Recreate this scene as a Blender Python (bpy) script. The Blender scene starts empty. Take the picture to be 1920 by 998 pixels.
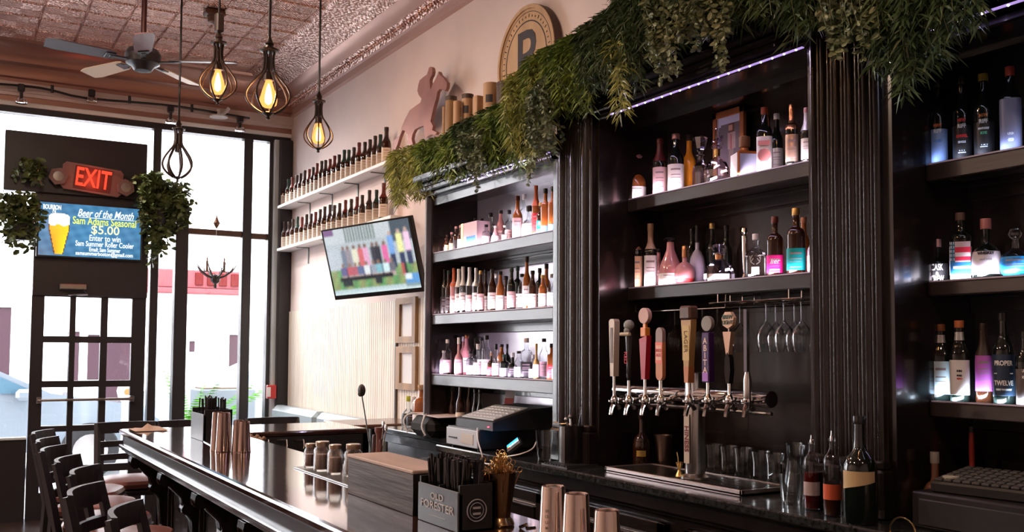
import bpy, math, random
from math import sin, cos, pi, radians, sqrt
from mathutils import Vector, Matrix
random.seed(11)
S = bpy.context.scene
COL = S.collection

# ---------------------------------------------------------------- camera
F, YAW, PIT, ROLL, CY, H = 1820., .53, .054, .0056, 560., 1.6
FW = Vector((sin(YAW)*cos(PIT), cos(YAW)*cos(PIT), sin(PIT)))
_r = Vector((cos(YAW), -sin(YAW), 0)); _u = _r.cross(FW)
RR = _r*cos(ROLL)+_u*sin(ROLL); UU = _u*cos(ROLL)-_r*sin(ROLL)
CAM = Vector((0, 0, H))
def at(px, py, x=None, y=None, z=None):
    """point of the place seen in the photograph at px,py and lying on the plane x=, y= or z="""
    d = FW+RR*((px-960)/F)-UU*((py-CY)/F)
    if x is not None: t = (x-CAM.x)/d.x
    elif y is not None: t = (y-CAM.y)/d.y
    else: t = (z-CAM.z)/d.z
    return CAM+d*t
cd = bpy.data.cameras.new('camera'); cam = bpy.data.objects.new('camera', cd); COL.objects.link(cam)
cd.sensor_width = 36; cd.lens = 36*F/1920; cd.shift_y = (CY-499)/1920; cd.clip_start = .05; cd.clip_end = 200
M = Matrix((RR, UU, -FW)).transposed().to_4x4(); M.translation = CAM; cam.matrix_world = M
S.camera = cam

# ---------------------------------------------------------------- world, sun, exposure
w = bpy.data.worlds.new('world'); S.world = w; w.use_nodes = True
bg = w.node_tree.nodes['Background']; bg.inputs[0].default_value = (.94, .95, 1, 1); bg.inputs[1].default_value = 7.5
def light(name, kind, loc, energy, color=(1, 1, 1), rot=(0, 0, 0), parent=None, **k):
    l = bpy.data.lights.new(name, kind); l.energy = energy; l.color = color
    for a, b in k.items(): setattr(l, a, b)
    o = bpy.data.objects.new(name, l); COL.objects.link(o); o.location = loc; o.rotation_euler = rot; o.parent = parent
    return o
sun = light('sun', 'SUN', (0, -5, 12), 2.0, (1, .96, .9), angle=.01)
sun.rotation_euler = Vector((.35, .75, -.75)).to_track_quat('-Z', 'Y').to_euler()
S.view_settings.view_transform = 'Standard'; S.view_settings.look = 'None'
S.view_settings.exposure = 0.75; S.view_settings.gamma = 1
try: S.view_settings.use_curve_mapping = False
except Exception: pass
cy_ = S.cycles
po = light('window_portal', 'AREA', (.4, 10.3, 2.1), 1, shape='RECTANGLE', size=6.2, size_y=4.2, rot=(-pi/2, 0, 0)); po.data.cycles.is_portal = True
cy_.use_denoising = True; cy_.max_bounces = 8; cy_.diffuse_bounces = 4; cy_.glossy_bounces = 4
cy_.transparent_max_bounces = 24; cy_.transmission_bounces = 4; cy_.sample_clamp_indirect = 6; cy_.caustics_reflective = False; cy_.caustics_refractive = False

# ---------------------------------------------------------------- materials
MATS = {}
def mat(name, col=(.5, .5, .5), rough=.5, metal=0., coat=0., emit=None, es=1., bump=None, noise=None, trans=0., ior=1.45, alpha=1., spec=.5, grain=None):
    if name in MATS: return MATS[name]
    m = bpy.data.materials.new(name); m.use_nodes = True; nt = m.node_tree; b = nt.nodes['Principled BSDF']
    b.inputs['Base Color'].default_value = (*col, 1); b.inputs['Roughness'].default_value = rough
    b.inputs['Metallic'].default_value = metal; b.inputs['Coat Weight'].default_value = coat; b.inputs['Coat Roughness'].default_value = .08
    b.inputs['IOR'].default_value = ior; b.inputs['Transmission Weight'].default_value = trans; b.inputs['Alpha'].default_value = alpha
    b.inputs['Specular IOR Level'].default_value = spec
    if emit: b.inputs['Emission Color'].default_value = (*emit, 1); b.inputs['Emission Strength'].default_value = es
    if noise or grain or bump:
        tc = nt.nodes.new('ShaderNodeTexCoord'); mp = nt.nodes.new('ShaderNodeMapping'); nt.links.new(tc.outputs['Object'], mp.inputs[0])
        sc = grain or (1, 1, 1); mp.inputs['Scale'].default_value = sc
    if noise:
        scale, amt = noise
        n = nt.nodes.new('ShaderNodeTexNoise'); n.inputs['Scale'].default_value = scale; n.inputs['Detail'].default_value = 6
        nt.links.new(mp.outputs[0], n.inputs['Vector'])
        r = nt.nodes.new('ShaderNodeValToRGB'); r.color_ramp.elements[0].position = .3; r.color_ramp.elements[1].position = .7
        r.color_ramp.elements[0].color = (*[c*(1-amt) for c in col], 1); r.color_ramp.elements[1].color = (*[min(1, c*(1+amt)) for c in col], 1)
        nt.links.new(n.outputs['Fac'], r.inputs[0]); nt.links.new(r.outputs[0], b.inputs['Base Color'])
    if bump:
        scale, amt = bump
        n = nt.nodes.new('ShaderNodeTexNoise'); n.inputs['Scale'].default_value = scale; n.inputs['Detail'].default_value = 4
        nt.links.new(mp.outputs[0], n.inputs['Vector'])
        bp = nt.nodes.new('ShaderNodeBump'); bp.inputs['Strength'].default_value = amt; bp.inputs['Distance'].default_value = .01
        nt.links.new(n.outputs['Fac'], bp.inputs['Height']); nt.links.new(bp.outputs[0], b.inputs['Normal'])
    MATS[name] = m; return m
def thin_glass(name, tint=(1, 1, 1), body=0.12, gloss=.9, rough=.03, fres=1.35):
    """clear glass wall: see-through, tinted, with mirror reflections growing towards the rim"""
    if name in MATS: return MATS[name]
    m = bpy.data.materials.new(name); m.use_nodes = True; nt = m.node_tree; nt.nodes.clear()
    o = nt.nodes.new('ShaderNodeOutputMaterial'); t = nt.nodes.new('ShaderNodeBsdfTransparent'); t.inputs[0].default_value = (*tint, 1)
    g = nt.nodes.new('ShaderNodeBsdfGlossy'); g.inputs['Roughness'].default_value = rough; g.inputs[0].default_value = (gloss, gloss, gloss, 1)
    lw = nt.nodes.new('ShaderNodeLayerWeight'); lw.inputs['Blend'].default_value = .22
    mth = nt.nodes.new('ShaderNodeMath'); mth.operation = 'MULTIPLY_ADD'; mth.inputs[1].default_value = .7; mth.inputs[2].default_value = body
    nt.links.new(lw.outputs['Fresnel'], mth.inputs[0])
    mx = nt.nodes.new('ShaderNodeMixShader'); nt.links.new(mth.outputs[0], mx.inputs[0]); nt.links.new(t.outputs[0], mx.inputs[1]); nt.links.new(g.outputs[0], mx.inputs[2])
    nt.links.new(mx.outputs[0], o.inputs[0]); MATS[name] = m; return m
def emis(name, col, s):
    if name in MATS: return MATS[name]
    m = bpy.data.materials.new(name); m.use_nodes = True; nt = m.node_tree; nt.nodes.clear()
    o = nt.nodes.new('ShaderNodeOutputMaterial'); e = nt.nodes.new('ShaderNodeEmission'); e.inputs[0].default_value = (*col, 1); e.inputs[1].default_value = s
    nt.links.new(e.outputs[0], o.inputs[0]); MATS[name] = m; return m
def vcol(name, emission=0., rough=.5):
    """surface printed (or, for a screen, lit) with the colours stored on the mesh"""
    if name in MATS: return MATS[name]
    m = bpy.data.materials.new(name); m.use_nodes = True; nt = m.node_tree; b = nt.nodes['Principled BSDF']
    a = nt.nodes.new('ShaderNodeAttribute'); a.attribute_name = 'print'
    b.inputs['Roughness'].default_value = rough
    if emission:
        b.inputs['Base Color'].default_value = (.01, .01, .01, 1)
        nt.links.new(a.outputs['Color'], b.inputs['Emission Color']); b.inputs['Emission Strength'].default_value = emission
    else: nt.links.new(a.outputs['Color'], b.inputs['Base Color'])
    MATS[name] = m; return m

wood = mat('espresso wood', (.012, .008, .0072), .24, coat=.4, noise=(7, .35), grain=(1, 1, .15), bump=(30, .05))
woodb = mat('espresso wood face grain', (.024, .016, .0145), .33, coat=.4, noise=(14, .5), grain=(1, .12, 1), bump=(40, .1))
black = mat('black satin paint', (.02, .017, .02), .38)
blackg = mat('black gloss', (.014, .013, .015), .12)
plastic = mat('black plastic', (.024, .023, .025), .45)
steel = mat('stainless steel', (.62, .6, .58), .22, 1.)
steel_d = mat('dark brushed steel', (.28, .26, .25), .3, 1.)
chrome = mat('chrome', (.8, .78, .76), .08, 1.)
copper = mat('coppery shaker steel', (.62, .5, .44), .13, 1.)
gold = mat('brass gold', (.75, .5, .2), .2, 1.)
white = mat('white paint', (.8, .78, .76), .5)
bartop = mat('bar top lacquer', (.045, .02, .016), .07, coat=1., noise=(5, .5), grain=(1.5, .25, 1), bump=(18, .035))
granite = mat('dark granite', (.02, .021, .022), .14, noise=(60, .7))
wallm = mat('pinkish cream plaster', (.78, .66, .635), .85, noise=(2.5, .05), bump=(60, .03))
leather_r = mat('oxblood leather', (.16, .06, .05), .32, bump=(60, .05))
leather_g = mat('grey teal leather', (.28, .35, .38), .3, bump=(50, .04))
cream = mat('cream paper', (.72, .64, .56), .6)
whitep = mat('white paper', (.85, .83, .84), .55)
pinkp = mat('pale pink paper', (.8, .62, .64), .55)
redp = mat('red print', (.6, .03, .05), .5)
tanwood = mat('honey oak', (.36, .2, .09), .45, noise=(10, .3), grain=(1, 1, .15))
palewood = mat('pale whiskey cask wood', (.52, .32, .18), .55, noise=(12, .3), grain=(1, 1, .12))
greywood = mat('weathered grey wood', (.1, .088, .09), .6, noise=(18, .6), grain=(1, .1, 1.6), bump=(40, .3))
ledm = emis('led diode', (.75, .62, 1), 7)
paneg = thin_glass('window glass', (1, 1, 1), .02, .9, 0.)
glassc = thin_glass('clear bottle glass', (.88, .9, .92), .05)
glassg = thin_glass('drinking glass', (.96, .97, .97), .03)
glassd = mat('dark whiskey in glass', (.03, .009, .004), .06, coat=.5)
glassa = mat('amber whiskey in glass', (.3, .085, .018), .06, coat=.6)
glassk = mat('black green bottle glass', (.006, .009, .008), .06, coat=.5)
glassp = mat('rose liqueur in glass', (.55, .24, .26), .08, coat=.6)
glassl = mat('lavender crystal', (.42, .38, .52), .1, coat=.6)
glassb = mat('deep blue bottle', (.03, .1, .28), .1, coat=.6)

# ---------------------------------------------------------------- helpers
class MB:
    def __init__(s): s.v = []; s.f = []; s.c = []
    def add(s, vs, fs, M=None):
        n = len(s.v)
        s.v += [tuple(M @ Vector(p)) if M else tuple(p) for p in vs]; s.f += [tuple(i+n for i in f) for f in fs]; return s
    def box(s, x0, x1, y0, y1, z0, z1, b=0., M=None):
        if b <= 0:
            vs = [(x, y, z) for z in (z0, z1) for y in (y0, y1) for x in (x0, x1)]
            return s.add(vs, [(0, 2, 3, 1), (4, 5, 7, 6), (0, 1, 5, 4), (2, 6, 7, 3), (0, 4, 6, 2), (1, 3, 7, 5)], M)
        b = min(b, (x1-x0)/2.01, (y1-y0)/2.01, (z1-z0)/2.01)
        vs = []; idx = {}
        for sx in (0, 1):
            for sy in (0, 1):
                for sz in (0, 1):
                    for a in range(3):
                        p = [(x0, x1)[sx], (y0, y1)[sy], (z0, z1)[sz]]
                        for k in range(3):
                            if k != a: p[k] += b*(-1 if (sx, sy, sz)[k] else 1)
                        idx[sx, sy, sz, a] = len(vs); vs.append(p)
        fs = []
        for a in range(3):
            o = [k for k in range(3) if k != a]
            for sa in (0, 1):
                q = []
                for (p0, p1) in ((0, 0), (1, 0), (1, 1), (0, 1)):
                    t = [0, 0, 0]; t[a] = sa; t[o[0]] = p0; t[o[1]] = p1; q.append(idx[t[0], t[1], t[2], a])
                if (sa == 0) ^ (a == 1): q = q[::-1]
                fs.append(q)
            for p0 in (0, 1):
                for p1 in (0, 1):
                    q = []
                    for sa in (0, 1):
                        t = [0, 0, 0]; t[a] = sa; t[o[0]] = p0; t[o[1]] = p1
                        q.append([idx[t[0], t[1], t[2], o[0]], idx[t[0], t[1], t[2], o[1]]])
                    f = [q[0][0], q[0][1], q[1][1], q[1][0]]
                    if (p0+p1+(a == 1)) % 2 == 0: f = f[::-1]
                    fs.append(f[::-1])
        for sx in (0, 1):
            for sy in (0, 1):
                for sz in (0, 1):
                    f = [idx[sx, sy, sz, a] for a in range(3)]
                    fs.append(f if (sx+sy+sz) % 2 else f[::-1])
        return s.add(vs, fs, M)
    def lathe(s, prof, n=24, c=(0, 0, 0), M=None, sq=2., a0=0., a1=2*pi, close=True, sx=1., sy=1.):
        """prof: (r, z) from bottom to top. sq > 2 squares the section."""
        full = abs(a1-a0-2*pi) < 1e-6; m = n if full else n+1; vs = []
        for r, z in prof:
            for i in range(m):
                a = a0+(a1-a0)*i/n; ca, sa = cos(a), sin(a)
                k = 1. if sq == 2 else 1/((abs(ca)**sq+abs(sa)**sq)**(1/sq))
                vs.append((c[0]+r*k*ca*sx, c[1]+r*k*sa*sy, c[2]+z))
        fs = []
        for j in range(len(prof)-1):
            for i in range(n if not full else m):
                k = (i+1) % m if full else i+1
                fs.append((j*m+i, j*m+k, (j+1)*m+k, (j+1)*m+i))
        if close and full:
            if prof[0][0] > 1e-5: fs.append(tuple(range(m-1, -1, -1)))
            if prof[-1][0] > 1e-5: fs.append(tuple((len(prof)-1)*m+i for i in range(m)))
        return s.add(vs, fs, M)
    def cyl(s, p0, p1, r0, r1=None, n=16, M=None):
        r1 = r0 if r1 is None else r1; return s.tube([p0, p1], [r0, r1], n, M)
    def tube(s, pts, r, n=8, M=None, cap=True):
        P = [Vector(p) for p in pts]; R = r if isinstance(r, (list, tuple)) else [r]*len(P)
        t0 = (P[1]-P[0]).normalized(); a = Vector((0, 0, 1)) if abs(t0.z) < .9 else Vector((1, 0, 0))
        u = t0.cross(a).normalized(); vs = []
        for i, p in enumerate(P):
            t = (P[min(i+1, len(P)-1)]-P[max(i-1, 0)]).normalized()
            u = (u-t*u.dot(t)).normalized(); v = t.cross(u)
            for k in range(n):
                q = p+(u*cos(2*pi*k/n)+v*sin(2*pi*k/n))*R[i]; vs.append(tuple(q))
        fs = [(i*n+k, i*n+(k+1) % n, (i+1)*n+(k+1) % n, (i+1)*n+k) for i in range(len(P)-1) for k in range(n)]
        if cap: fs += [tuple(range(n-1, -1, -1)), tuple((len(P)-1)*n+k for k in range(n))]
        return s.add(vs, fs, M)
    def prism(s, pts, vec, M=None):
        """polygon pts (3D) pushed along vec"""
        n = len(pts); v = Vector(vec); a = [Vector(p) for p in pts]
        vs = [tuple(p) for p in a]+[tuple(p+v) for p in a]
        fs = [tuple(range(n-1, -1, -1)), tuple(range(n, 2*n))]+[(i, (i+1) % n, n+(i+1) % n, n+i) for i in range(n)]
        return s.add(vs, fs, M)
    def sphere(s, c, r, n=12, M=None, sc=(1, 1, 1)):
        pr = [(max(r*sin(pi*i/n), 1e-6)*1., -r*cos(pi*i/n)*sc[2]) for i in range(n+1)]
        return s.lathe(pr, max(8, n), c, M, close=False, sx=sc[0], sy=sc[1])
    def mesh(s, name, m, smooth=35):
        me = bpy.data.meshes.new(name); me.from_pydata(s.v, [], s.f); me.materials.append(m)
        if smooth:
            me.polygons.foreach_set('use_smooth', [True]*len(me.polygons)); me.set_sharp_from_angle(angle=radians(smooth))
        me.update(); return me
    def build(s, name, m, parent=None, smooth=35, **k): return link(name, s.mesh(name, m, smooth), parent, **k)
def link(name, me, parent=None, loc=(0, 0, 0), rot=(0, 0, 0)):
    o = bpy.data.objects.new(name, me); COL.objects.link(o); o.parent = parent; o.location = loc; o.rotation_euler = rot; return o
def tag(o, label, cat, group=None, kind=None):
    o['label'] = label; o['category'] = cat
    if group: o['group'] = group
    if kind: o['kind'] = kind
    return o
def thing(name, label, cat, loc=(0, 0, 0), rot=(0, 0, 0), group=None):
    o = bpy.data.objects.new(name, None); COL.objects.link(o); o.location = loc
    o.rotation_euler = rot if isinstance(rot, tuple) else (0, 0, rot); o.empty_display_size = .05
    return tag(o, label, cat, group)
def struct(name, mb, m, parent=None, smooth=35):
    o = mb.build(name, m, parent, smooth)
    if parent is None: o['kind'] = 'structure'
    return o
def copy_thing(o, loc=None, rot=None, label=None, name=None):
    c = o.copy(); COL.objects.link(c)
    if loc is not None: c.location = loc
    if rot is not None: c.rotation_euler = rot if isinstance(rot, tuple) else (0, 0, rot)
    if label: c['label'] = label
    for ch in list(o.children):
        d = ch.copy(); COL.objects.link(d); d.parent = c
        for g in list(ch.children):
            e = g.copy(); COL.objects.link(e); e.parent = d
    return c
def text(name, s, size, origin, right, up, m, parent=None, ext=.0008, align='CENTER', sp=1., sx=1., shear=0., bold=0., fitw=None):
    """raised lettering: cap height about 0.7*size, centred on origin"""
    cu = bpy.data.curves.new('t', 'FONT'); cu.body = s; cu.size = size; cu.align_x = align; cu.align_y = 'CENTER'; cu.extrude = ext; cu.space_character = sp; cu.shear = shear; cu.offset = bold; cu.resolution_u = 3
    o = bpy.data.objects.new('t', cu); me = bpy.data.meshes.new_from_object(o); bpy.data.objects.remove(o); bpy.data.curves.remove(cu)
    r = Vector(right).normalized(); u = Vector(up).normalized(); n = r.cross(u)
    if fitw: xs_ = [v.co.x for v in me.vertices]; sx = fitw/(max(xs_)-min(xs_))
    T = Matrix((r*sx, u, n)).transposed().to_4x4(); T.translation = Vector(origin); me.transform(T)
    me.materials.clear(); me.materials.append(m); me.name = name
    return link(name, me, parent)
def ordinal(n):
    a = ['', 'first', 'second', 'third', 'fourth', 'fifth', 'sixth', 'seventh', 'eighth', 'ninth', 'tenth', 'eleventh', 'twelfth', 'thirteenth', 'fourteenth', 'fifteenth', 'sixteenth', 'seventeenth', 'eighteenth', 'nineteenth', 'twentieth']
    if n <= 20: return a[n]
    return 'twenty-'+a[n-20] if n < 30 else 'thirtieth'
def raster(name, W, Hh, fn, origin, right, up, w, h, m, parent=None):
    """flat printed or lit panel: a fine grid whose faces carry fn(u, v) colours (u right, v down, 0..1)"""
    r = Vector(right).normalized()*w; u = Vector(up).normalized()*h; o0 = Vector(origin)-r/2+u/2
    vs = [tuple(o0+r*(i/W)-u*(j/Hh)) for j in range(Hh+1) for i in range(W+1)]
    fs = []; cs = []
    for j in range(Hh):
        for i in range(W):
            a = j*(W+1)+i; fs.append((a, a+W+1, a+W+2, a+1)); cs += [(*fn((i+.5)/W, (j+.5)/Hh), 1.)]*4
    me = bpy.data.meshes.new(name); me.from_pydata(vs, [], fs); me.materials.append(m)
    ca = me.color_attributes.new('print', 'FLOAT_COLOR', 'CORNER'); ca.data.foreach_set('color', [x for c in cs for x in c])
    return link(name, me, parent)
LEFTN = (0, -1, 0)   # 'right' direction of writing on faces that look towards -X
# ================================================================ the room
WX, FY, CZ = 3.15, 10.15, 4.4
X0, Y0 = -4.2, -3.2
struct('floor', MB().box(X0, 3.3, Y0, FY+.1, -.1, 0), mat('dark wood floor', (.06, .04, .035), .25, noise=(8, .4), grain=(2, .15, 1), coat=.3))
struct('wall_right', MB().box(WX, WX+.15, Y0, FY+.05, 0, CZ+.1), wallm)
struct('wall_left', MB().box(X0-.1, X0, Y0, FY, 0, CZ+.1), wallm)
struct('wall_back', MB().box(X0, WX, Y0-.1, Y0, 0, CZ+.1), wallm)

# pressed tin ceiling
def tin(name, base, flat=False):
    m = bpy.data.materials.new(name); m.use_nodes = True; nt = m.node_tree; N = nt.nodes; L = nt.links; b = N['Principled BSDF']
    b.inputs['Metallic'].default_value = .85; b.inputs['Roughness'].default_value = .26
    tc = N.new('ShaderNodeTexCoord'); sp = N.new('ShaderNodeSeparateXYZ'); L.new(tc.outputs['Object'], sp.inputs[0])
    def mth(op, a, bb=None, cc=None):
        n = N.new('ShaderNodeMath'); n.operation = op
        for i, v in enumerate((a, bb, cc)):
            if v is None: continue
            if hasattr(v, 'links'): L.new(v, n.inputs[i])
            else: n.inputs[i].default_value = v
        return n.outputs[0]
    px, py = .3235, .367
    fx = mth('FRACT', mth('DIVIDE', mth('SUBTRACT', sp.outputs[0], .63-.3235*20), px)); fy = mth('FRACT', mth('DIVIDE', mth('SUBTRACT', sp.outputs[1], 9.95-.367*60), py))
    ex = mth('MULTIPLY', mth('ABSOLUTE', mth('SUBTRACT', fx, .5)), 2.); ey = mth('MULTIPLY', mth('ABSOLUTE', mth('SUBTRACT', fy, .5)), 2.)
    seam = mth('MAXIMUM', mth('SMOOTH_MIN', mth('MULTIPLY', mth('SUBTRACT', ex, .93), 14.), 1., .1), mth('MULTIPLY', mth('SUBTRACT', ey, .955), 20.))
    seam = mth('MAXIMUM', seam, 0.)
    rim = mth('MULTIPLY', mth('GREATER_THAN', mth('MAXIMUM', ex, ey), .8), .25)
    # diagonal ribs inside each panel
    dg = mth('SINE', mth('MULTIPLY', mth('ADD', mth('ABSOLUTE', mth('SUBTRACT', fx, .5)), mth('ABSOLUTE', mth('SUBTRACT', fy, .5))), 75.))
    vo = N.new('ShaderNodeTexVoronoi'); vo.inputs['Scale'].default_value = 34; L.new(tc.outputs['Object'], vo.inputs['Vector'])
    dots = mth('SUBTRACT', 1., mth('MULTIPLY', vo.outputs['Distance'], 1.6))
    h = mth('ADD', mth('MULTIPLY', dg, .16), mth('MULTIPLY', dots, .42)); h = mth('ADD', mth('ADD', h, mth('MULTIPLY', seam, 1.3)), rim)
    if flat: h = mth('ADD', mth('MULTIPLY', dots, .5), 0.)
    bp = N.new('ShaderNodeBump'); bp.inputs['Strength'].default_value = .55; bp.inputs['Distance'].default_value = .012
    bp.inputs['Strength'].default_value = 1.; bp.inputs['Distance'].default_value = .016; L.new(h, bp.inputs['Height']); L.new(bp.outputs[0], b.inputs['Normal'])
    n = N.new('ShaderNodeTexNoise'); n.inputs['Scale'].default_value = 1.4; n.inputs['Detail'].default_value = 5; L.new(tc.outputs['Object'], n.inputs['Vector'])
    r = N.new('ShaderNodeValToRGB'); r.color_ramp.elements[0].position = .35; r.color_ramp.elements[1].position = .7
    r.color_ramp.elements[0].color = (base[0]*.6, base[1]*.55, base[2]*.55, 1); r.color_ramp.elements[1].color = (*base, 1)
    L.new(n.outputs['Fac'], r.inputs[0]); L.new(r.outputs[0], b.inputs['Base Color']); return m
tinm = tin('pressed copper tin', (.78, .52, .44)); tinf = tin('stippled copper tin', (.75, .52, .45), True)
tins = mat('smooth copper moulding', (.36, .2, .16), .38, .7)
cm__ = MB().box(X0, WX, Y0, FY+.8, CZ, CZ+.1)
x = .63-.3235*14
while x < 2.55: cm__.prism([(x-.012, Y0, CZ), (x-.006, Y0, CZ-.009), (x+.006, Y0, CZ-.009), (x+.012, Y0, CZ)], (0, 12.95, 0)); x += .3235
y = 9.75
while y > 3: cm__.prism([(X0, y-.011, CZ), (X0, y-.005, CZ-.01), (X0, y+.005, CZ-.01), (X0, y+.011, CZ)], (6.9, 0, 0)); y -= .367
struct('ceiling', cm__, tinm)
# cornice along the right wall (trim_1) and the street side (trim_2)
def sweepY(mb, prof, y0, y1):   # prof (x,z)
    n = len(prof)
    vs = [(x, y, z) for y in (y0, y1) for x, z in prof]; fs = [(i, i+1, n+i+1, n+i) for i in range(n-1)]; mb.add(vs, fs)
def sweepX(mb, prof, x0, x1):   # prof (y,z)
    n = len(prof)
    vs = [(x, y, z) for x in (x0, x1) for y, z in prof]; fs = [(i, i+1, n+i+1, n+i) for i in range(n-1)]; mb.add(vs, fs)
a = MB(); sweepY(a, [(2.62, CZ), (2.64, CZ-.02), (2.68, CZ-.025), (2.76, CZ-.035), (2.86, CZ-.07), (2.915, CZ-.115), (2.93, CZ-.12)], Y0, FY)
struct('trim_1', a, tinf)
a = MB(); sweepY(a, [(2.93, CZ-.12), (2.945, CZ-.135), (2.985, CZ-.16), (3.03, CZ-.175), (3.05, CZ-.185)], Y0, FY); struct('trim_2', a, tins)
a = MB(); sweepY(a, [(3.05, CZ-.185), (3.065, CZ-.19), (3.095, CZ-.225), (3.105, CZ-.25)], Y0, FY)
for i in range(int((FY-4)/.045)): a.sphere((3.082, 4+i*.045, CZ-.213), .016, 6)
struct('trim_3', a, tinf)
a = MB(); sweepY(a, [(3.105, CZ-.25), (3.125, CZ-.26), (3.13, CZ-.3), (3.118, CZ-.305), (3.118, CZ-.325), (3.15, CZ-.335)], Y0, FY); struct('trim_4', a, mat('rosy moulding', (.5, .33, .29), .4, .35))
a = MB(); sweepX(a, [(9.72, CZ), (9.74, CZ-.02), (9.8, CZ-.03), (9.86, CZ-.07), (9.9, CZ-.13), (9.9, CZ-.17), (9.94, CZ-.19), (9.97, CZ-.25), (9.97, CZ-.29), (10.0, CZ-.3), (10.0, CZ-.33)], X0, WX)
struct('trim_5', a, tins)
struct('trim_6', MB().box(X0, WX, 10.0, 10.1, CZ-.42, CZ-.33).box(X0, WX, 10.03, 10.2, CZ-.45, CZ-.42), mat('pale fascia', (.6, .5, .47), .35, .2))
struct('trim_7', MB().box(X0, WX, 10.06, 10.2, 3.9, CZ-.45), tins)
struct('trim_8', MB().box(X0, WX, 10.05, 10.2, 3.86, 3.9, .005), white)
struct('trim_9', MB().box(X0, WX, 10.08, 10.2, 3.8, 3.86), black)

# street front: posts, sills and panes
grey_p = mat('dark grey frame paint', (.03, .028, .03), .35)
fr = MB()
def pxx(px, y=FY, py=600): return at(px, py, y=y).x
for a_, b_ in ((278, 293), (449, 466), (497, 504), (-60, -46)):
    fr.box(pxx(a_), pxx(b_), FY-.06, FY+.06, 0, 3.82, .006)
struct('trim_10', fr, grey_p)
struct('trim_11', MB().box(pxx(466), pxx(497)+.02, FY-.03, FY+.03, 2.76, 2.82).box(pxx(295), pxx(449), FY-.04, FY+.04, 2.77, 2.83, .005), mat('rail bronze', (.12, .07, .05), .4, .5))
struct('wall_front', MB().box(pxx(512), WX, 9.98, FY+.06, 0, 3.82, .01).box(X0, pxx(56), FY-.05, FY+.05, 0, .76).box(pxx(293), pxx(512), FY-.05, FY+.05, 0, .42), black)
struct('trim_12', MB().box(pxx(504), pxx(512), 10.04, FY+.05, .42, 3.82).box(X0, pxx(55), FY-.07, FY+.02, .755, .775), mat('pale reveal', (.6, .66, .7), .4))
for i, (a_, b_, z0, z1) in enumerate(((-2.4, pxx(55), .78, 3.8), (pxx(295), pxx(449), .42, 2.77), (pxx(295), pxx(449), 2.83, 3.8), (pxx(466), pxx(497), .42, 2.76), (pxx(466), pxx(497), 2.82, 3.8), (pxx(272), pxx(279), .1, 3.8))):
    o = MB().box(a_, b_, FY-.004, FY+.004, z0, z1).build('window_%d' % (i+1), paneg, None); o['kind'] = 'structure'
o = MB().box(.3, 1.76, FY+.03, FY+.038, 3.1, 3.8).build('window_7', paneg); o['kind'] = 'structure'
for x in (-2.45,): struct('trim_13', MB().box(x-.1, x, FY-.05, FY+.05, 0, 3.82), grey_p)
struct('wall_front_side', MB().box(X0, -2.55, FY-.05, FY+.05, .7, 3.82), wallm)
# freestanding pier beside the entry
struct('trim_14', MB().box(pxx(325, 9.9), pxx(349, 9.9), 9.86, 10.0, 0, at(345, 380, y=9.9).z, .008), black)

# entry: dark vestibule panel and door
XL, XR = pxx(58), pxx(272)
ZD = at(150, 550, y=FY).z
dz1 = at(150, 556, y=FY).z
a = MB().box(at(8, 300, y=FY-.08).x, at(275, 300, y=FY-.08).x, FY-.12, FY+.02, at(8, 356, y=FY-.1).z, at(150, 258, y=FY-.1).z, .006)
a.box(XL, XR, FY-.08, FY+.02, dz1+.0, at(8, 356, y=FY-.1).z)
struct('wall_entry', a, black)
# door with 3 x 4 panes; px rows of glass
rowz = [(558, 631), (643, 714), (726, 797), (808, 872)]
cols = [(82, 130), (141, 188), (201, 246)]
rz = [(at(150, b, y=FY).z, at(150, t, y=FY).z) for t, b in rowz]; rz.append((.25, rz[-1][0]-.07))
cx = [(pxx(l), pxx(r)) for l, r in cols]
d = MB(); xs = [XL]+[v for c in cx for v in c]+[XR]
for i in range(0, 8, 2): d.box(xs[i], xs[i+1], FY-.04, FY+.02, 0, dz1)
zs = [0.0]+[v for r in reversed(rz) for v in r]+[dz1]
for i in range(0, len(zs), 2):
    for l, r in cx: d.box(l, r, FY-.036, FY+.016, zs[i], zs[i+1])
door = d.build('door_1', black); door['kind'] = 'structure'
MB().box(cx[0][0], cx[-1][1], FY-.004, FY, zs[1], zs[-2]).build('door_glass', paneg, door)
a = MB(); zb = at(150, 750, y=FY-.1).z
a.tube([(pxx(74), FY-.1, zb), (pxx(250), FY-.1, zb)], .014, 8); a.box(pxx(74)-.01, pxx(74)+.03, FY-.11, FY-.03, zb-.03, zb+.03, .005); a.box(pxx(250)-.03, pxx(250)+.01, FY-.11, FY-.03, zb-.03, zb+.03, .005)
a.build('push_bar', steel_d, door)
zc = at(130, 538, y=FY-.12).z
MB().box(pxx(107), pxx(157), FY-.17, FY-.09, zc-.025, zc+.025, .006).tube([(pxx(150), FY-.13, zc-.02), (pxx(158), FY-.2, zc-.07), (pxx(125), FY-.09, zc-.075)], .009, 6).build('door_closer', steel_d, door)

# wainscot and right wall finish
zt = 2.0
bb = MB(); y = 6.95; n = 0
vs = []; fs = []
y = 6.0; x_ = WX-.012
pts = []
while y < 9.98:
    pts += [(WX-.016, y), (WX-.016, y+.036), (WX-.008, y+.039), (WX-.008, y+.043)]; y += .046
vs = [(x, yy, z) for z in (0, zt) for x, yy in pts]; k = len(pts)
bb.add(vs, [(i, k+i, k+i+1, i+1) for i in range(k-1)])
struct('wall_right_panel', bb, mat('cream beadboard', (.84, .77, .68), .5, noise=(3, .1), grain=(1, 6, .3)), smooth=0)
struct('baseboard_right', MB().box(WX-.03, WX, 6.0, 9.98, 0, .15, .005), white)
struct('shadow_strip', MB().box(WX-.035, WX-.0, 7.14, 7.165, 0, zt), mat('painted shadow strip', (.1, .08, .07), .5))  # dark strip stands in for the shadow left of the framed pictures

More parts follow.
